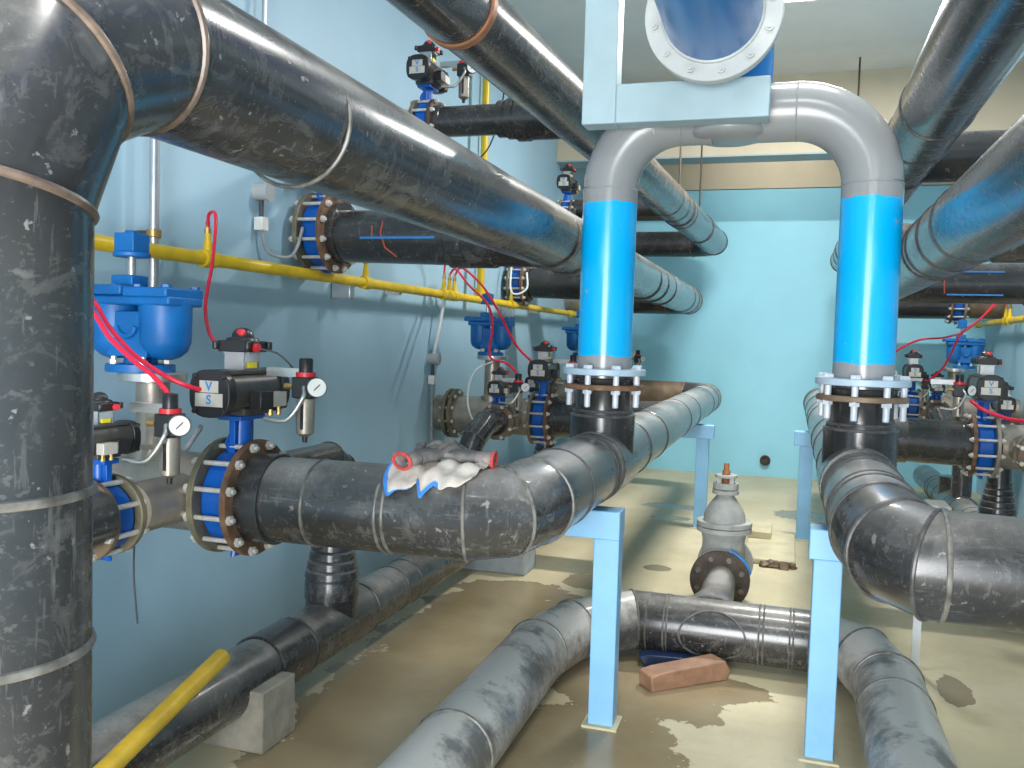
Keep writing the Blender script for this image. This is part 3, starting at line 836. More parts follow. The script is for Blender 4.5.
single('drain_stub', MB().lathe((-0.30, YE - 0.06, 0.24), (0, 1, 0), [(0, 0.055), (0, 0.075), (0.06, 0.075), (0.06, 0.055)], 20, caps=False).cyl((-0.30, YE - 0.03, 0.24), (-0.30, YE, 0.24), 0.057), 'rust_dark', 'dark round pipe stub in the back wall just above the floor', 'pipe stub', (-0.30, YE, 0.24))
single('concrete_block', MB().box((1.50, 9.9, 0.17), (0.22, 0.5, 0.34), None, 0.9), 'plate', 'pale concrete block on the floor by the right floor pipe', 'block', (1.50, 9.9, 0), None, 0.01)

# ------------------------------------------------------------------ valves
def rbox(mb, c, sx, sy, sz, axis, n=6, r=0.3):
    """rounded-section bar along x or y (superellipse section)"""
    c = V(c)
    e = V((1, 0, 0)) if axis == 'x' else V((0, 1, 0))
    o = V((0, 1, 0)) if axis == 'x' else V((-1, 0, 0))
    L, W = (sx, sy) if axis == 'x' else (sy, sx)
    pts = []
    for k in range(28):
        a = 2 * PI * k / 28
        ca, sa = math.cos(a), math.sin(a)
        p = 2.0 / 2.7
        pts.append((math.copysign(abs(ca) ** p, ca) * W / 2, math.copysign(abs(sa) ** p, sa) * sz / 2))
    mb.prism(pts, c - e * L / 2, o, (0, 0, 1), e * L)
    return mb

def text_mesh(txt, size, depth):
    cu = bpy.data.curves.new('glyph', 'FONT')
    cu.body = txt
    cu.size = size
    cu.extrude = depth
    cu.align_x = 'CENTER'
    cu.align_y = 'CENTER'
    cu.offset = size * 0.02
    o = bpy.data.objects.new('glyph', cu)
    COL.objects.link(o)
    dg = bpy.context.evaluated_depsgraph_get()
    dg.update()
    me = bpy.data.meshes.new_from_object(o.evaluated_get(dg))
    bpy.data.objects.remove(o)
    return me
GLY = {c: text_mesh(c, 0.052, 0.001) for c in 'VS'}

def make_valve(Rp, Rf, th, nb, act, s, rust_side, loc, rz, label, group=None, rust='rust', other='olive', detail=True):
    """butterfly valve; own frame: pipe along x, stem up. act: axis of the actuator ('x' or 'y'); s: size of the actuator"""
    t = thing('butterfly_valve', label, 'valve', loc, rz, group, local=True)
    h = th / 2
    b = MB().lathe((0, 0, 0), (1, 0, 0), [(-h, Rp * 0.8), (-h, Rp + 0.012), (-h * 0.7, Rp + 0.028), (h * 0.7, Rp + 0.028), (h, Rp + 0.012), (h, Rp * 0.8)], 40, caps=False)
    part('body', b, 'valve_blue', t)
    ft = 0.028
    for sd in (-1, 1):
        mat = rust if sd == rust_side else other
        x0 = h + 0.002 if sd > 0 else -h - 0.002 - ft
        part('flange', MB().annulus((0, 0, 0), (1, 0, 0), x0, x0 + ft, Rp * 0.85, Rf, 44, 0.004), mat, t, label='rusty flange ring' if sd == rust_side else 'dull steel flange ring')
        if sd == rust_side:
            part('stub_end', MB().annulus((0, 0, 0), (1, 0, 0), (h + ft) if sd > 0 else -h - ft - 0.05, (h + ft + 0.05) if sd > 0 else -h - ft, Rp * 0.8, Rp + 0.012, 40), 'hdpe_clean', t)
    L = h + ft
    bm0 = MB().lathe((0, 0, 0), (1, 0, 0), [(-L - 0.030, 0.010), (L + 0.030, 0.010)], 8)
    for sd in (-1, 1):
        bm0.lathe((sd * L, 0, 0), (sd, 0, 0), [(0.002, 0.020 * (Rf / 0.237) ** 0.5), (0.018, 0.020 * (Rf / 0.237) ** 0.5)], 6)
    me = bm0.mesh('bolt', M['galv'])
    Rb = (Rp + 0.028 + Rf) / 2
    for k in range(nb):
        a = 2 * PI * (k + 0.5) / nb
        o = bpy.data.objects.new('bolt', me)
        o.location = (0, Rb * math.cos(a), Rb * math.sin(a))
        link(o, t)
    # stem neck and bottom lug
    zt = Rf + 0.098 * s
    nk = MB().lathe((0, 0, Rp), (0, 0, 1), [(0, 0.045 * s), (zt - Rp - 0.015, 0.038 * s)], 16)
    for sd in (-1, 1):
        nk.prism([(-0.014, 0), (0.014, 0), (0.014, zt - Rp), (-0.014, zt - Rp)], (0, sd * 0.055 * s - 0.01, Rp), (1, 0, 0), (0, 0, 1), (0, 0.02, 0))
    nk.box((0, 0, zt - 0.008), (0.11 * s, 0.17 * s, 0.018))
    part('neck', nk, 'valve_blue', t, 0.002)
    lg = MB().tube([(-0.02, -0.045, Rp + 0.02), (-0.02, -0.06, Rp + 0.055), (-0.02, -0.035, Rp + 0.085)], 0.014, 8)
    part('lug', lg, 'valve_blue', t)
    lg = MB()
    lg.tube([(0, -0.03, -Rp - 0.01), (0, -0.04, -Rf + 0.005), (0, 0.04, -Rf + 0.005), (0, 0.03, -Rp - 0.01)], 0.014, 8)
    part('lug', lg, 'valve_blue', t)
    # actuator
    LA, W, Hh = 0.34 * s, 0.175 * s, 0.185 * s
    za = zt + Hh / 2 + 0.004
    ab = MB()
    bar = (LA, W * 0.92, Hh * 0.86) if act == 'x' else (W * 0.92, LA, Hh * 0.86)
    rbox(ab, (0, 0, za), *bar, act)
    ab.box((0, 0, za + Hh * 0.44), (LA * 0.94, W * 0.62, Hh * 0.1) if act == 'x' else (W * 0.62, LA * 0.94, Hh * 0.1))
    ab.box((0, 0, za - Hh * 0.42), (LA * 0.5, W * 0.8, Hh * 0.16) if act == 'x' else (W * 0.8, LA * 0.5, Hh * 0.16))
    A = part('actuator', ab, 'black_grey', t, 0.003)
    e = V((1, 0, 0)) if act == 'x' else V((0, 1, 0))
    o_ = V((0, 1, 0)) if act == 'x' else V((1, 0, 0))
    for sd in (-1, 1):
        cb = MB()
        rbox(cb, V((0, 0, za)) + e * sd * (LA / 2 + 0.02 * s), *((0.05 * s, W * 1.06, Hh * 1.02) if act == 'x' else (W * 1.06, 0.05 * s, Hh * 1.02)), act)
        if detail:
            for i in (-1, 1):
                for j in (-1, 1):
                    cb.lathe(V((0, 0, za + j * Hh * 0.37)) + o_ * (i * W * 0.37) + e * sd * (LA / 2 + 0.045 * s), e * sd, [(0, 0.012 * s), (0.008, 0.012 * s)], 8)
        part('end_cap', cb, 'black', A, 0.004)
    ps = 1 if act == 'x' else -1                       # the cap that carries the name plates faces the aisle end
    pc = V((0, 0, za)) + e * ps * (LA / 2 + 0.046 * s)
    for (dz, w, hh, g) in ((0.028 * s, 0.085 * s, 0.046 * s, 'V'), (-0.024 * s, 0.125 * s, 0.052 * s, 'S')):
        sz = (0.004, w, hh) if act == 'x' else (w, 0.004, hh)
        p = part('name_plate', MB().box(pc + V((0, 0, dz)), sz), 'plate', A, 0, 'pale name plate')
        if detail:
            o = bpy.data.objects.new('plate_mark', GLY[g])
            if not GLY[g].materials:
                GLY[g].materials.append(M['tape_blue'])
            o.location = pc + V((0, 0, dz)) + e * ps * 0.0025
            o.rotation_euler = (PI / 2, 0, PI / 2 if act == 'x' else 0)
            o.scale = (s * 0.95, s * 0.95, 1)
            link(o, t)
            o['label'] = 'blue mark on the name plate'
    # solenoid block on the side
    sb = V((0, 0, za - 0.03 * s))
    side = V((0, 1, 0)) if act == 'x' else V((1, 0, 0))
    sd = 1
    bc = sb + side * sd * (W / 2 + 0.025 * s) - e * 0.03 * s
    so = part('solenoid', MB().box(bc, (0.09 * s, 0.055 * s, 0.075 * s) if act == 'x' else (0.055 * s, 0.09 * s, 0.075 * s)), 'black', t, 0.003)
    c2 = bc + e * 0.095 * s
    part('solenoid_block', MB().box(c2, (0.1 * s, 0.05 * s, 0.06 * s) if act == 'x' else (0.05 * s, 0.1 * s, 0.06 * s)), 'plate', so, 0.002, 'pale valve block with a label')
    for k in (-1, 1):
        f = MB().lathe(c2 + e * k * 0.03 * s - V((0, 0, 0.03 * s)), (0, 0, -1), [(0, 0.009 * s), (0.02 * s, 0.009 * s), (0.02 * s, 0.012 * s), (0.035 * s, 0.012 * s)], 8)
        part('fitting', f, 'brass', so)
    # limit switch
    zb = za + Hh * 0.49
    br = MB().box(V((0, 0, zb + 0.035 * s)) - e * 0.055 * s, (0.006, 0.09 * s, 0.07 * s) if act == 'x' else (0.09 * s, 0.006, 0.07 * s))
    br.box(V((0, 0, zb + 0.035 * s)) + e * 0.055 * s, (0.006, 0.09 * s, 0.07 * s) if act == 'x' else (0.09 * s, 0.006, 0.07 * s))
    br.box((0, 0, zb + 0.068 * s), (0.12 * s, 0.09 * s, 0.006))
    ls = part('switch_bracket', br, 'bright_steel', t)
    part('yellow_tag', MB().box(V((0, 0, zb + 0.018 * s)) + side * sd * 0.042 * s, (0.06 * s, 0.012 * s, 0.022 * s) if act == 'x' else (0.012 * s, 0.06 * s, 0.022 * s)), 'yellow_tag', ls)
    zz = zb + 0.07 * s
    sw = MB().box((0, 0, zz + 0.024 * s), (0.14 * s, 0.14 * s, 0.046 * s))
    for i in (-1, 1):
        for j in (-1, 1):
            sw.lathe((i * 0.075 * s, j * 0.075 * s, zz + 0.01 * s), (0, 0, 1), [(0, 0.014 * s), (0.034 * s, 0.014 * s)], 8)
    sw.lathe((0, 0, zz + 0.045 * s), (0, 0, 1), [(0, 0.07 * s), (0.015 * s, 0.06 * s)], 20)
    sb_ = part('limit_switch', sw, 'black', t, 0.004)
    part('dome', MB().lathe((0, 0, zz + 0.058 * s), (0, 0, 1), [(0, 0.045 * s), (0.018 * s, 0.042 * s), (0.034 * s, 0.03 * s), (0.042 * s, 0.012 * s)], 20), 'black', sb_)
    part('indicator', MB().ell(V((0, 0, zz + 0.078 * s)) + V((0.012, -0.03, 0)) * s, 0.022 * s, 0.014 * s, 0.018 * s, 10, 6), 'red', sb_)
    gl = V((0, 0, zz + 0.02 * s)) + side * sd * 0.075 * s - e * 0.03 * s
    part('cable_gland', MB().lathe(gl, side * sd, [(0, 0.017 * s), (0.022 * s, 0.017 * s), (0.022 * s, 0.009 * s)], 12), 'red', sb_)
    return t

def relabel(t, loc, label, rz=None, group=None):
    c = copy_tree(t)
    c.location = loc
    if rz is not None:
        c.rotation_euler = (0, 0, rz)
    c['label'] = label
    if group:
        c['group'] = group
    elif 'group' in c:
        del c['group']
    return c

LZ = 1.22
GV = 'butterfly valves in line with the large pipes'
GS = 'small butterfly valves on the side branches'
main_l = make_valve(0.168, 0.237, 0.12, 12, 'y', 1.0, 1, (-2.14, 3.1, LZ), 0,
                    'large blue valve with rusty flange at the wall end of the cloth-draped pipe', GV)
relabel(main_l, (-2.09, 7.55, 1.2), 'blue valve with black actuator on the second left manifold, just left of the arch leg', 0, GV)
relabel(main_l, (-2.14, 11.2, LZ), 'far left blue valve mostly hidden behind the left blue pipe leg', 0, GV)
m1 = relabel(main_l, (-2.935, 5.15, 2.55), 'large blue valve on the wall branch above the yellow pipe, nearest on the left', 0, GV)
m1.scale = (1.1, 1.1, 1.1)
relabel(main_l, (-2.95, 9.5, 2.51), 'blue valve on the second wall branch above the small air release valve', 0, GV)
relabel(main_l, (-2.3, 12.29, 2.48), 'farthest high blue valve on the left, tucked behind the arch leg', 0, GV)
main_r = make_valve(0.168, 0.237, 0.12, 12, 'y', 1.0, -1, (1.36, 7.2, LZ), 0,
                    'blue valve with black actuator on the right pipe, at the right edge', GV, 'rust', 'steel')
relabel(main_r, (1.36, 11.25, LZ), 'smaller far right blue valve just right of the right blue pipe leg', 0, GV)
relabel(main_r, (1.95, 8.25, 2.48), 'high right blue valve on the marked dark branch at the right edge', 0, GV)
relabel(main_r, (1.95, 12.29, 2.49), 'far high right blue valve above the bright blue air release valve', 0, GV)
small = make_valve(0.098, 0.15, 0.10, 8, 'x', 0.68, 1, (-2.40, 2.60, 1.2), -PI / 2,
                   'small blue valve with rusty flange half hidden behind the left edge pipe', GS, 'brown_pipe', 'olive')
relabel(small, (-2.33, 7.03, 1.2), 'small blue valve whose black pipe bends down behind the gloves', -PI / 2, GS)
relabel(small, (-2.33, 8.10, 1.2), 'small blue valve behind the second left manifold, right of the regulator', -PI / 2, GS)
relabel(small, (1.55, 10.72, LZ), 'small far right valve in front of the bright blue air release valve', -PI / 2, GS)
relabel(small, (1.60, 7.75, LZ), 'small valve at the right edge behind the right manifold', -PI / 2, GS)
relabel(small, (1.62, 6.68, LZ), 'small valve cut by the right edge, in front of the right manifold', -PI / 2, GS)
up_l = make_valve(0.105, 0.158, 0.10, 8, 'y', 0.9, 1, (-2.52, 5.8, 3.40), 0,
                  'high blue valve with black actuator near the ceiling on the left wall', GS, 'rust_dark', 'olive')
relabel(up_l, (-2.52, 9.85, 3.34), 'far high blue valve just left of the arch, below the ceiling pipe', 0, GS)
relabel(up_l, (1.95, 9.85, 3.05), 'far high valve on the right wall behind the black bellows reducer', PI, GS)

# ------------------------------------------------------------------ steel manifolds with standpipes, and their wall pipes
def manifold(sx, yb, lab, dx=0.0, LZ=LZ, sp=0.0):
    X = (lambda x: x) if sx > 0 else (lambda x: mx(x) - dx if x > -2.9 else mx(x))
    t = thing('steel_manifold', lab, 'manifold', (X(-2.6), yb, LZ))
    wall = XL if sx > 0 else XR
    part('pipe_section', MB().tube([(wall + sx * 0.003, yb, LZ), (X(-2.2), yb, LZ)], 0.163, 40), 'steel', t)
    for x0 in (-2.985, -2.93):
        part('wall_flange', MB().annulus((X(x0), yb, LZ), (sx, 0, 0), 0, 0.03, 0.12, 0.225, 40), 'olive', t)
    me = MB().lathe((0, 0, 0), (sx, 0, 0), [(-0.03, 0.018), (-0.012, 0.018), (-0.012, 0.01), (0.09, 0.01), (0.09, 0.018), (0.105, 0.018)], 6).mesh('bolt', M['galv'])
    for k in range(10):
        a = 2 * PI * (k + 0.5) / 10
        o = bpy.data.objects.new('bolt', me)
        o.location = V((X(-2.985), yb + 0.195 * math.cos(a), LZ + 0.195 * math.sin(a))) - WL[t.name]
        link(o, t)
    part('standpipe', MB().lathe((X(-2.58), yb, LZ), (0, 0, 1), [(0.1, 0.105), (0.175, 0.10), (0.19, 0.072), (0.47 + sp, 0.068)], 32), 'steel', t)
    part('standpipe_flange', MB().annulus((X(-2.58), yb, LZ), (0, 0, 1), 0.455 + sp, 0.492 + sp, 0.03, 0.14, 36), 'bright_steel', t)
    part('side_branch', MB().tube([(X(-2.33), yb - 0.42, LZ), (X(-2.33), yb + 0.42, LZ)], 0.098, 32), 'steel', t)
    part('weld_seam', MB().bead((X(-2.42), yb, LZ), (1, 0, 0), 0.163, 0.004), 'bright_steel', t)
    return t
manifold(1, 3.1, 'grey-brown steel manifold nearest on the left wall, under the blue double air valve')
manifold(1, 7.55, 'second steel manifold on the left wall, under the smaller blue air valve', 0, 1.2, 0.05)
manifold(1, 11.2, 'farthest left steel manifold behind the left blue pipe leg')
manifold(-1, 7.2, 'bright steel manifold at the right edge, beside the blue valve', 0.11)
manifold(-1, 11.25, 'small far right steel manifold behind the right pipe leg', 0.16)

def drop(sx, x, y, yv, down, lab, cat='pipe'):
    """black pipe from a side valve, bending down onto the floor pipe; down=-1 heads to the viewer"""
    X = (lambda v: v) if sx > 0 else mx
    xf = FX if sx > 0 else 1.74
    x = X(x) if sx > 0 else (1.62 if yv < 9 else 1.55)
    t = thing('drop_pipe', lab, cat, (xf, y, 0.4))
    if down < 0:
        P = [(x, yv - 0.1, LZ), (x, yv - 0.36, LZ - 0.01), (x - sx * 0.02, yv - 0.56, LZ - 0.12), (xf, yv - 0.62, LZ - 0.32), (xf, yv - 0.62, 0.35)]
        run(t, P, 0.098, 'hdpe_clean', [('pipe_section', 0, 1), ('elbow', 1, 3), ('pipe_section', 3, 4)], (1, 2, 3), seg=32, bmat='bead', br=0.005)
    else:
        P = [(x, yv + 0.1, LZ), (x, y - 0.2, LZ), (x - sx * 0.02, y - 0.06, LZ - 0.06), (xf, y, LZ - 0.2), (xf, y, 0.77)]
        run(t, P, 0.098, 'hdpe_clean', [('pipe_section', 0, 1), ('elbow', 1, 3), ('pipe_section', 3, 4)], (1, 2, 3), seg=32, bmat='bead', br=0.005)
        pr = [(0, 0.098)]
        z0, r = 0.0, 0.104
        for k in range(5):
            pr += [(z0, r), (z0 + 0.035, r + 0.006), (z0 + 0.042, r - 0.004)]
            z0 += 0.052
            r += 0.0105
        pr += [(0.27, 0.15), (0.36, 0.15)]
        part('stepped_reducer', MB().lathe((xf, y, 0.79), (0, 0, -1), pr, 36), 'hdpe', t)
    return t
drop(1, -2.33, 4.35, 3.6, 1, 'black drop pipe with stepped reducer behind the nearest left black pipe')
drop(1, -2.33, 8.8, 8.3, 1, 'black drop pipe with stepped reducer under the second left valve')
drop(1, -2.33, 0, 7.03, -1, 'black elbow pipe dropping down behind the gloves on the pipe')
drop(1, -2.33, 0, 2.62, -1, 'black stub pipe leading from the near small valve behind the left edge pipe')
drop(-1, -2.33, 8.4, 7.9, 1, 'black drop pipe with stepped reducer under the right manifold')
drop(-1, -2.33, 0, 6.68, -1, 'black elbow pipe dropping in front of the right manifold')
drop(-1, -2.33, 0, 10.7, -1, 'farther black drop pipe on the right, behind the dark cross branch')

# ------------------------------------------------------------------ blue double air release valves
def air_valve(loc, label, group):
    t = thing('air_release_valve', label, 'valve', loc, 0, group, local=True)
    part('base_flange', MB().lathe((0, 0, 0), (0, 0, 1), [(0, 0.14), (0.032, 0.14), (0.036, 0.07), (0.09, 0.06)], 36), 'air_blue', t)
    me = MB().lathe((0, 0, 0.03), (0, 0, 1), [(0, 0.02), (0.02, 0.02), (0.02, 0.012), (0.035, 0.012)], 6).mesh('bolt', M['galv'])
    for k in range(4):
        a = PI / 4 + k * PI / 2
        o = bpy.data.objects.new('bolt', me)
        o.location = (0.105 * math.cos(a), 0.105 * math.sin(a), 0)
        link(o, t)
    b = MB()
    for sd in (-1, 1):
        b.lathe((sd * 0.125, 0, 0.055), (0, 0, 1), [(0, 0.03), (0.01, 0.06), (0.035, 0.09), (0.075, 0.105), (0.20, 0.108), (0.25, 0.108)], 32)
    b.box((0, 0, 0.16), (0.20, 0.17, 0.19))
    part('body', b, 'air_blue', t, 0.004)
    part('rib', MB().tube(arc((0, -0.09, 0.20), (1, 0, 0), (0, 0, -1), 0.05, 0.2, PI - 0.2, 8), 0.012, 8), 'air_blue', t)
    part('rim', MB().box((0, 0, 0.30), (0.46, 0.22, 0.04)), 'air_blue', t, 0.01)
    for sd, w, z in ((-1, 0.27, 0.342), (1, 0.22, 0.334)):
        part('lid', MB().box((sd * 0.126 - 0.012, 0, z), (w, 0.24, 0.042)), 'air_blue', t, 0.008)
    hb = MB().lathe((0, 0, 0.35), (0, 0, 1), [(0, 0.022), (0.016, 0.022)], 6).mesh('lid_bolt', M['air_blue'])
    for x in (-0.23, -0.06, 0.06, 0.20):
        for y in (-0.09, 0.09):
            o = bpy.data.objects.new('lid_bolt', hb)
            o.location = (x, y, 0)
            link(o, t)
    part('plug_boss', MB().box((-0.06, 0, 0.385), (0.11, 0.10, 0.045)), 'air_blue', t, 0.006)
    part('vent_rod', MB().cyl((-0.05, 0, 0.39), (-0.05, 0, 0.50), 0.017, 12), 'bright_steel', t)
    part('vent_cap', MB().lathe((-0.05, 0, 0.485), (0, 0, 1), [(0, 0.075), (0.02, 0.075)], 28).box((-0.05, 0, 0.545), (0.10, 0.10, 0.08)).lathe((-0.05, 0, 0.585), (0, 0, 1), [(0, 0.03), (0.012, 0.028)], 12), 'air_blue', t, 0.004)
    return t
AZ = LZ + 0.492
GA = 'blue double air release valves'
av = air_valve((-2.645, 3.1, AZ), 'big blue double air release valve nearest on the left, behind the edge pipe', GA)
a2 = relabel(av, (-2.60, 7.55, AZ + 0.03), 'smaller blue double air release valve on the second left manifold', None, GA)
a2.scale = (0.84, 0.84, 0.95)
relabel(av, (-2.58, 11.2, AZ), 'farthest left blue air release valve, hidden behind the left blue leg', None, GA)
a3 = relabel(av, (1.90, 11.25, AZ), 'blue double air release valve on the right, below the yellow pipe end', None, GA)
a3.scale = (0.84, 0.84, 0.95)

# ------------------------------------------------------------------ filter regulators
def regulator(loc, label, s=1.0, group='air filter regulators'):
    t = thing('air_regulator', label, 'regulator', loc, 0, group, local=True)
    part('bowl', MB().lathe((0, 0, -0.17 * s), (0, 0, 1), [(0, 0.02 * s), (0.012 * s, 0.036 * s), (0.15 * s, 0.038 * s)], 24), 'steel', t)
    part('sight_slot', MB().box((0.006 * s, -0.036 * s, -0.09 * s), (0.012 * s, 0.006 * s, 0.10 * s)), 'black', t)
    part('drain_nipple', MB().lathe((0, 0, -0.195 * s), (0, 0, 1), [(0, 0.010 * s), (0.03 * s, 0.012 * s)], 10), 'black', t)
    part('head', MB().box((0, 0, 0.025 * s), (0.085 * s, 0.075 * s, 0.085 * s)), 'black', t, 0.006 * s)
    part('red_ring', MB().lathe((0, 0, 0.068 * s), (0, 0, 1), [(0, 0.040 * s), (0.018 * s, 0.040 * s)], 20), 'red', t)
    part('knob', MB().lathe((0, 0, 0.086 * s), (0, 0, 1), [(0, 0.028 * s), (0.05 * s, 0.028 * s), (0.056 * s, 0.024 * s)], 20), 'black', t)
    g0 = V((0.060 * s, -0.02 * s, 0.03 * s))
    gd = V((0.55, -0.83, 0))
    g = part('gauge', MB().lathe(g0, gd, [(-0.02 * s, 0.030 * s), (0.016 * s, 0.040 * s), (0.028 * s, 0.040 * s), (0.028 * s, 0.036 * s)], 24), 'black', t)
    part('dial', MB().lathe(g0 + gd * 0.026 * s, gd, [(0, 0.036 * s), (0.003, 0.036 * s)], 24), 'white', g)
    u = V((0.83, 0.55, 0))
    part('needle', MB().tube([g0 + gd * (0.031 * s) - (u * 0.012 + V((0, 0, 0.012))) * s, g0 + gd * (0.031 * s) + (u * 0.012 + V((0, 0, 0.012))) * s], 0.002, 6), 'black', g)
    part('fitting', MB().cyl((-0.04 * s, -0.03 * s, 0.03 * s), (-0.075 * s, -0.03 * s, 0.03 * s), 0.012 * s, 10), 'brass', t)
    part('bracket', MB().box((-0.10 * s, 0.02, 0.082 * s), (0.17 * s, 0.03 * s, 0.035 * s)), 'bright_steel', t)
    part('air_line', MB().tube(catmull([(0.02 * s, -0.045 * s, 0.03 * s), (0.03 * s, -0.07 * s, -0.01 * s), (-0.03 * s, -0.09 * s, -0.10 * s), (-0.13 * s, -0.09 * s, -0.10 * s)], 6), 0.009 * s, 10), 'bright_steel', t)
    return t
rg = regulator((-1.845, 3.1, 1.655), 'air regulator with round gauge beside the nearest large black actuator')
relabel(rg, (-2.17, 2.7, 1.52), 'air regulator with round gauge and red hose, left of the nearest large valve')
relabel(rg, (-2.16, 7.0, 1.47), 'air regulator between the two black actuators of the second left manifold')
relabel(rg, (-1.83, 7.55, 1.63), 'air regulator right of the second left valve, beside the arch leg')
relabel(rg, (-2.25, 5.8, 3.72), 'air regulator high on the left above the small black branch pipe')
relabel(rg, (1.15, 6.95, 1.60), 'air regulator left of the right-edge black actuator, with a red hose')
relabel(rg, (1.07, 11.05, 1.6), 'tiny far air regulator next to the right blue leg')
relabel(rg, (-1.87, 11.2, 1.66), 'tiny far air regulator to the right of the left blue leg')
relabel(rg, (1.42, 10.6, 1.50), 'far air regulator below the blue air release valve on the right')

# ------------------------------------------------------------------ yellow compressed air pipes
def nipple(t, x, y, z, hose='red'):
    part('nipple', MB().lathe((x, y, z), (0, 0, 1), [(0, 0.024), (0.06, 0.020), (0.06, 0.016), (0.10, 0.016)], 12), 'yellow', t)
    part('connector', MB().lathe((x, y, z + 0.10), (0, 0, 1), [(0, 0.018), (0.025, 0.018), (0.025, 0.012), (0.06, 0.012)], 8), 'brass', t)
yx, yz, yr = -2.95, 2.27, 0.036
t = thing('air_pipe', 'long yellow air pipe running along the left wall', 'pipe', (yx, 3.0, yz))
part('pipe_section', MB().cyl((yx, -1.0, yz), (yx, 12.6, yz), yr, 28), 'yellow', t)
for y in (3.95, 5.75, 7.25, 7.38, 7.5, 9.2, 11.9, 12.0):
    part('coupling', MB().annulus((yx, 0, yz), (0, 1, 0), y - 0.05, y + 0.05, 0.02, yr + 0.011, 28), 'yellow', t)
for y in (3.95, 5.75, 7.25, 7.38, 7.5, 9.2):
    nipple(t, yx, y, yz + 0.035)
for y in (2.4, 6.4, 10.4):
    part('wall_clip', MB().box((yx - 0.085, y, yz - 0.03), (0.125, 0.05, 0.04)), 'galv', t)
part('drop_leg', MB().cyl((yx, 8.2, yz), (yx, 8.2, CEIL - 0.004), yr, 28), 'yellow', t)
part('tee', MB().annulus((yx, 8.2, yz), (0, 0, 1), 0.02, 0.12, 0.02, yr + 0.011, 28), 'yellow', t)
yx2 = mx(yx)
t = thing('air_pipe', 'yellow air pipe on the right wall, ending above the blue air valve', 'pipe', (yx2, 11.0, yz))
part('pipe_section', MB().cyl((yx2, -1.0, yz), (yx2, 12.95, yz), yr, 28), 'yellow', t)
part('end_cap', MB().annulus((yx2, 0, yz), (0, 1, 0), 12.9, 13.0, 0.005, yr + 0.012, 24), 'yellow', t)
for y in (10.3, 11.2, 11.4):
    part('coupling', MB().annulus((yx2, 0, yz), (0, 1, 0), y - 0.05, y + 0.05, 0.02, yr + 0.012, 24), 'yellow', t)
    nipple(t, yx2, y, yz + 0.035)
for y in (4.4, 8.4):
    part('wall_clip', MB().box((yx2 + 0.06, y, yz - 0.03), (0.14, 0.05, 0.04)), 'galv', t)
part('branch_tee', MB().cyl((yx2, 8.9, yz), (yx2, 8.9, yz + 0.2), yr, 20), 'yellow', t)

# ------------------------------------------------------------------ hoses and cables
def hose(pts, label, r=0.009, mat='hose_red', name='air_hose', cat='hose', n=8):
    b = MB().tube(catmull(pts, n), r, 10)
    return single(name, b, mat, label, cat, pts[0])
hose([(-2.95, 3.95, 2.43), (-2.93, 3.93, 2.50), (-2.87, 3.9, 2.50), (-2.83, 3.85, 2.40), (-2.74, 3.7, 2.2), (-2.66, 3.55, 2.0), (-2.5, 3.4, 1.85), (-2.2, 3.22, 1.76)],
     'red hose looping down from the yellow pipe to the nearest large actuator')
hose([(-2.76, 2.74, 2.2), (-2.66, 2.76, 2.06), (-2.59, 2.78, 1.99), (-2.517, 2.78, 1.894), (-2.40, 2.78, 1.794), (-2.283, 2.80, 1.722), (-2.2, 2.84, 1.68), (-2.17, 2.92, 1.66)],
     'upper red hose crossing the big blue air valve to the black actuator')
hose([(-2.72, 2.68, 2.16), (-2.62, 2.7, 2.02), (-2.545, 2.72, 1.955), (-2.463, 2.72, 1.857), (-2.347, 2.72, 1.77), (-2.256, 2.72, 1.714), (-2.179, 2.72, 1.635), (-2.145, 2.71, 1.545), (-2.15, 2.70, 1.47)],
     'lower red hose crossing the big blue air valve down to a regulator')
hose([(-2.95, 5.75, 2.46), (-2.93, 5.74, 2.52), (-2.86, 5.8, 2.55), (-2.80, 5.9, 2.62)], 'short red hose on the yellow pipe under the dark wall branch', 0.008)
hose([(-2.95, 7.25, 2.46), (-2.94, 7.2, 2.6), (-2.93, 6.8, 2.85), (-2.92, 6.75, 3.2), (-2.7, 6.4, 3.4), (-2.3, 5.9, 3.52)], 'red hose climbing from the yellow pipe to the high left valve', 0.009)
hose([(-2.95, 7.38, 2.46), (-2.88, 7.35, 2.50), (-2.68, 7.15, 2.35), (-2.45, 7.0, 2.18), (-2.42, 7.05, 2.0), (-2.45, 7.1, 1.74), (-2.3, 7.1, 1.69), (-2.19, 7.05, 1.6), (-2.16, 6.98, 1.52)],
     'red hose from the yellow pipe to the regulator below the small blue air valve', 0.010)
hose([(-2.95, 7.5, 2.46), (-2.86, 7.45, 2.52), (-2.60, 7.25, 2.36), (-2.40, 7.1, 2.15), (-2.27, 7.25, 1.85), (-2.15, 7.36, 1.70)],
     'red hose sweeping from the yellow pipe to the second left black actuator', 0.010)
hose([(-2.54, 2.95, 1.05), (-2.5, 2.9, 0.9), (-2.48, 2.9, 0.7)], 'thin dark wire hanging below the nearest left valves', 0.004, 'dark_hose', 'cable', 'cable')
hose([(-2.3, 3.05, 1.5), (-2.42, 3.12, 1.40), (-2.55, 3.2, 1.30), (-2.7, 3.3, 1.15)], 'grey cable curving down behind the nearest large valve neck', 0.011, 'grey_hose', 'cable', 'cable')
hose([(-2.05, 3.08, 1.83), (-1.97, 3.12, 1.80), (-1.92, 3.2, 1.68), (-1.95, 3.25, 1.5)], 'thin grey wire from the limit switch of the nearest large actuator', 0.004, 'dark_hose', 'cable', 'cable')
hose([(-2.52, 7.45, 1.70), (-2.66, 7.3, 1.6), (-2.70, 7.25, 1.35), (-2.64, 7.3, 1.15), (-2.52, 7.38, 1.2)], 'pale cable looping past the small air valve standpipe', 0.008, 'white_conduit', 'cable', 'cable')
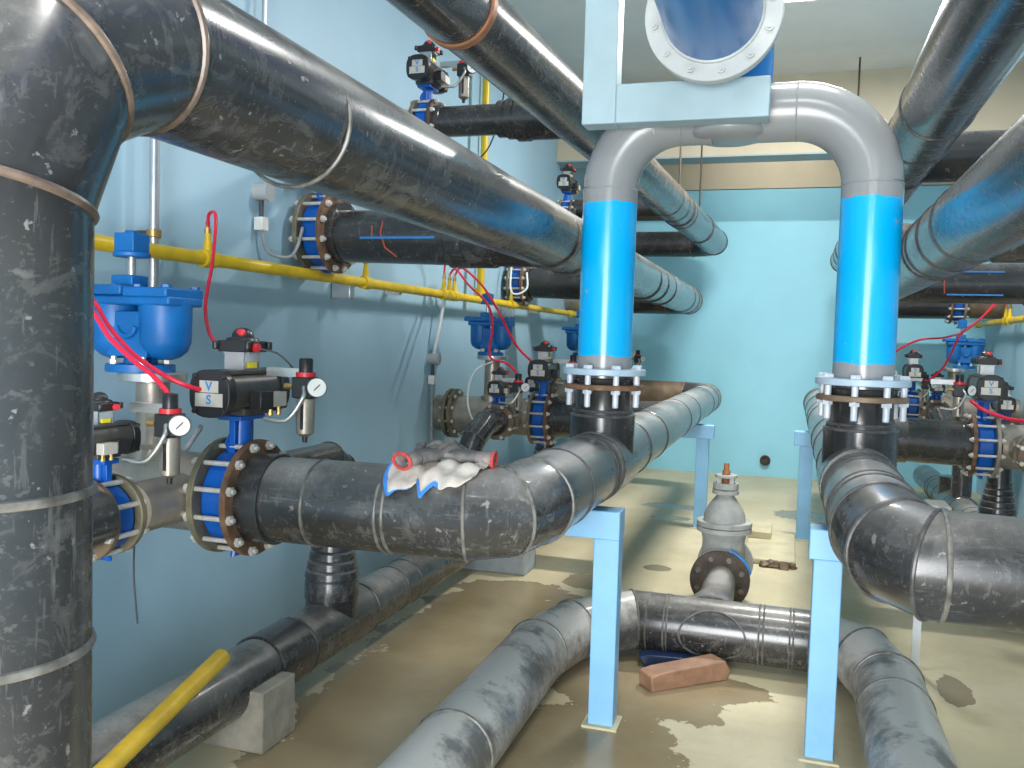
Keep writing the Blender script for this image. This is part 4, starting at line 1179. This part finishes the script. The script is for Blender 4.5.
hose([(yx2, 11.2, 2.46), (yx2 - 0.1, 11.2, 2.5), (2.1, 11.1, 2.38), (1.85, 10.9, 2.15), (1.55, 10.4, 2.05), (1.35, 10.8, 2.02), (1.14, 11.0, 1.88), (1.07, 11.03, 1.72)],
     'long red hose from the right yellow pipe to the regulator by the blue leg', 0.011)
hose([(yx2, 11.4, 2.46), (yx2 - 0.1, 11.35, 2.5), (2.0, 11.0, 2.28), (1.7, 10.3, 2.1), (1.62, 10.45, 1.85), (1.55, 10.5, 1.7), (1.44, 10.55, 1.58)],
     'red hose from the right yellow pipe down to the far regulator', 0.011)
hose([(yx2, 10.3, 2.46), (yx2 - 0.02, 10.3, 2.52), (1.95, 10.1, 2.62), (1.75, 10.0, 2.9), (1.7, 9.9, 3.1)], 'red hose rising from the right yellow pipe in front of the dark branch', 0.010)
hose([(1.22, 6.9, 1.56), (1.3, 6.85, 1.50), (1.5, 6.85, 1.44), (1.75, 6.9, 1.46), (2.0, 6.9, 1.62), (2.2, 6.9, 1.8)], 'thick red hose sagging across the right edge under the actuator', 0.013)
hose([(1.62, 7.2, 1.80), (1.72, 7.2, 1.75), (1.80, 7.2, 1.55), (1.74, 7.2, 1.35), (1.86, 7.1, 1.2)], 'pale cable hanging from the right-edge actuator', 0.010, 'white_conduit', 'cable', 'cable')
hose([(0.98, 10.95, 1.66), (1.06, 10.9, 1.5), (0.98, 10.8, 1.3), (0.92, 10.7, 1.1)], 'pale cable hanging beside the far right blue valve', 0.008, 'white_conduit', 'cable', 'cable')
hose([(-2.25, 5.85, 3.75), (-2.1, 5.9, 3.85), (-2.02, 6.0, 3.7), (-2.15, 6.1, 3.3), (-2.35, 6.1, 3.15), (-2.6, 6.1, 3.12)], 'dark cable looping round the high left branch pipe', 0.006, 'dark_hose', 'cable', 'cable')

# ------------------------------------------------------------------ conduits and boxes on the walls
def conduit(x, y, z0, z1, label, r=0.018, clamp=None, mat='conduit', cat='conduit'):
    t = thing('conduit', label, cat, (x, y, z0))
    part('tube', MB().cyl((x, y, z0), (x, y, z1), r, 20), mat, t)
    if clamp:
        wx = XL if x < 0 else XR
        part('clamp', MB().annulus((x, y, clamp), (0, 0, 1), -0.02, 0.02, r, r + 0.012, 20), 'brass', t)
        part('clamp_bracket', MB().box(((x + wx) / 2, y, clamp), (abs(x - wx), 0.03, 0.03)), 'dark_hose', t)
    return t
conduit(-3.0, 3.6, 1.9, CEIL, 'silver conduit with brass clamp rising behind the big blue air valve', 0.024, 2.36)
conduit(-3.04, 4.57, 3.3, CEIL, 'thin silver conduit high on the left wall above the big black pipe', 0.014)
conduit(-3.02, 8.45, 2.4, CEIL, 'silver conduit beside the vertical yellow pipe', 0.02)
conduit(-3.02, 9.4, 2.4, 3.6, 'short silver conduit with clamp between yellow pipe and arch', 0.022, 3.3)
conduit(2.38, 9.6, 1.9, 3.3, 'pale conduit on the right wall crossing the yellow pipe', 0.022, None, 'white_conduit')
hose([(-3.0, 7.4, 2.3), (-3.02, 7.38, 2.1), (-3.03, 7.32, 1.9), (-3.05, 7.3, 1.74)], 'white flexible conduit from the yellow pipe to the grey wall box', 0.016, 'white_conduit', 'conduit', 'conduit')
def wall_box(y, z, lab, white):
    t = thing('junction_box', lab, 'box', (XL, y, z))
    part('housing', MB().lathe((XL, y, z), (1, 0, 0), [(0, 0.05), (0.08, 0.05), (0.085, 0.056), (0.10, 0.056)], 24), 'grey_box', t)
    part('plug', MB().box((XL + 0.04, y, z - 0.19), (0.06, 0.07, 0.08)), 'white', t, 0.006)
    part('lead', MB().cyl((XL + 0.04, y, z - 0.16), (XL + 0.04, y, z - 0.05), 0.014, 10), 'dark_hose', t)
    part('tail', MB().tube(catmull(white, 6), 0.011, 10), 'grey_hose', t)
wall_box(4.6, 2.73, 'round grey junction box on the left wall above the yellow pipe', [(XL + 0.04, 4.6, 2.52), (XL + 0.05, 4.66, 2.38), (XL + 0.12, 4.78, 2.36), (-2.98, 4.88, 2.44), (-2.97, 4.92, 2.56)])
wall_box(7.3, 1.70, 'round grey junction box on the left wall by the second manifold', [(XL + 0.04, 7.3, 1.49), (XL + 0.04, 7.3, 1.2), (XL + 0.05, 7.32, 0.9), (XL + 0.08, 7.4, 0.7)])
hose([(-2.95, 9.2, 2.8), (-2.93, 9.1, 2.45), (-2.86, 9.1, 2.38), (-2.76, 9.15, 2.45), (-2.78, 9.2, 2.62)], 'white cable looped under the second high blue valve', 0.011, 'white_conduit', 'cable', 'cable')
for y, lb in ((5.55, 'steel wall bracket under the nearest high wall valve'), (9.3, 'steel wall bracket under the second high wall valve')):
    single('wall_bracket', MB().box((-3.02, y, 2.20), (0.15, 0.07, 0.12)), 'conduit', lb, 'bracket', (-2.99, y, 2.2), None, 0.01)
single('wall_stub', MB().tube([(XL, 12.29, 2.48), (-2.4, 12.29, 2.48)], 0.165, 36), 'steel', 'dark wall stub pipe behind the farthest high wall valve', 'pipe', (XL, 12.29, 2.48))
for y, z, x0, r, lb in ((5.8, 3.40, -2.6, 0.1, 'small wall stub behind the high left valve'), (9.85, 3.34, -2.6, 0.1, 'small wall stub behind the far high left valve')):
    single('wall_stub', MB().tube([(XL, y, z), (x0, y, z)], r, 32), 'steel', lb, 'pipe', (XL, y, z))
for y, z, lb in ((8.25, 2.48, 'brown wall stub behind the high right valve'), (12.29, 2.49, 'brown wall stub behind the far high right valve')):
    single('wall_stub', MB().tube([(2.04, y, z), (XR, y, z)], 0.165, 36), 'brown_pipe', lb, 'pipe', (XR, y, z))
single('wall_stub', MB().tube([(2.03, 9.85, 3.05), (XR, 9.85, 3.05)], 0.1, 32), 'steel', 'small wall stub behind the far high right valve', 'pipe', (XR, 9.85, 3.05))

# ------------------------------------------------------------------ threaded hangers from the ceiling
def hanger(x, y, zp, R, lab):
    t = thing('pipe_hanger', lab, 'hanger', (x, y, CEIL))
    part('rod', MB().cyl((x, y, zp + R), (x, y, CEIL), 0.011, 8), 'rust_dark', t)
    part('ring_clamp', MB().annulus((x, y, zp), (0, 1, 0), -0.02, 0.02, R - 0.01, R + 0.010, 40), 'dark_hose', t)
for y in (9.6, 11.0):
    p = ax(y)
    hanger(p.x, y, p.z, RP, {9.6: 'threaded rod hanger on the topmost left pipe, seen inside the arch', 11.0: 'threaded rod hanger at the far end of the topmost left pipe'}[y])
for y, lb in ((11.0, 'threaded rod hanger on the upper right pipe'),):
    hanger(0.6, y, 3.05, RP - 0.012, lb)

# ------------------------------------------------------------------ gloves on a rag
def drape():
    mb = MB()
    nx, ny = 36, 26
    x0, x1 = -1.43, -1.07
    R = RP + 0.004
    att = []
    rows = []
    for j in range(ny + 1):
        row = []
        for i in range(nx + 1):
            u, v = i / nx, j / ny
            x = x0 + (x1 - x0) * u + 0.02 * math.sin(v * 7) * (1 - u) + 0.03 * v * (0.5 - u) 
            amax = 60 - 18 * u + 5 * math.sin(u * 9 + 1) + 1.2 * math.sin(u * 31) + (20 if 0.36 < u < 0.56 else 0) * (1 - abs(u - 0.46) / 0.10)
            a = math.radians(-30 + (amax + 30) * v)
            w = 0.008 * math.sin(u * 21 + v * 5) + 0.006 * math.sin(v * 17 - u * 9) + 0.012
            r = R + max(0.002, w) + 0.012 * max(0, v - 0.8) * 5 * (0.5 + 0.5 * math.sin(u * 17))
            row.append(len(mb.v))
            mb.v.append(V((x, 3.1 - math.sin(a) * r, 1.227 + math.cos(a) * r)))
            e = max(1 - u / (0.10 + 0.04 * math.sin(v * 9)), ((v - 0.80) / 0.2 if 0.36 < u < 0.62 else (v - 0.97) / 0.03 if u < 0.3 else 0))
            att.append(min(1, max(0, e * 0.5 + 0.55 if e > 0 else 0.3)))
        rows.append(row)
    for j in range(ny):
        for i in range(nx):
            mb.f.append((rows[j][i], rows[j][i + 1], rows[j + 1][i + 1], rows[j + 1][i]))
    return mb, att
mb, att = drape()
o = single('rag', mb, 'cloth', 'crumpled white rag with blue edges draped over the left black pipe', 'rag', (-1.25, 3.1, 1.4))
a = o.data.attributes.new('edge', 'FLOAT', 'POINT')
for i, x in enumerate(att):
    a.data[i].value = x
sol = o.modifiers.new('thickness', 'SOLIDIFY')
sol.thickness = 0.004
sol.offset = 1

def glove(loc, rz, tilt, label, curl=0.25, flip=1):
    t = thing('work_glove', label, 'glove', loc, 0, 'work gloves on the rag', local=True)
    mat = Matrix.Scale(1.14, 4) @ Matrix.Rotation(rz, 4, 'Z') @ Matrix.Rotation(tilt, 4, 'Y')
    b = MB()
    b.ell((0.0, 0, 0.022), 0.055, 0.046, 0.024, 20, 10)
    b.ell((-0.035, 0, 0.022), 0.045, 0.040, 0.024, 20, 10)
    for k, (y, L, dz) in enumerate(((-0.034, 0.066, 0.01), (-0.012, 0.080, 0.025), (0.011, 0.075, 0.012), (0.032, 0.058, 0.0))):
        P = [(0.02, y * 0.9, 0.022), (0.05, y, 0.026 + dz * 0.5), (0.05 + L * 0.5, y * 1.15, 0.03 + dz), (0.05 + L, y * 1.25, 0.022 + dz - curl * L)]
        b.tube(catmull(P, 4), [0.013] * 9 + [0.012, 0.011, 0.0095, 0.006], 12)
    P = [(-0.02, flip * 0.03, 0.022), (0.005, flip * 0.058, 0.03), (0.035, flip * 0.078, 0.04), (0.055, flip * 0.085, 0.052)]
    b.tube(catmull(P, 4), [0.015] * 9 + [0.013, 0.012, 0.010, 0.006], 12)
    b.v = [mat @ p for p in b.v]
    g = part('shell', b, 'glove', t)
    rm = g.modifiers.new('blend', 'REMESH')
    rm.mode = 'VOXEL'
    rm.voxel_size = 0.004
    rm.use_smooth_shade = True
    sm = g.modifiers.new('soften', 'SMOOTH')
    sm.iterations = 4
    sl = MB().tube([(-0.05, 0, 0.022), (-0.08, 0, 0.022), (-0.11, 0, 0.022)], [0.030, 0.032, 0.036], 20, caps=False)
    sl.v = [mat @ V((p.x, p.y * 1.25, 0.022 + (p.z - 0.022) * 0.72)) for p in sl.v]
    s_ = part('cuff_sleeve', sl, 'glove_knit', t)
    so2 = s_.modifiers.new('thickness', 'SOLIDIFY')
    so2.thickness = 0.004
    cf = MB().tube([(-0.11, 0.036 * 1.25 * math.cos(q_), 0.022 + 0.036 * 0.72 * math.sin(q_)) for q_ in [2 * PI * k / 24 for k in range(25)]], 0.0055, 8)
    cf.v = [mat @ p for p in cf.v]
    part('cuff_hem', cf, 'cuff', t)
    return t
glove((-1.30, 3.085, 1.422), math.radians(62), math.radians(-6), 'grey work glove whose red-hemmed cuff opens towards the viewer on the rag', 0.3, 1)
glove((-1.19, 3.15, 1.418), math.radians(188), math.radians(-3), 'grey work glove behind, its red cuff pointing right on the rag', 0.15, -1)
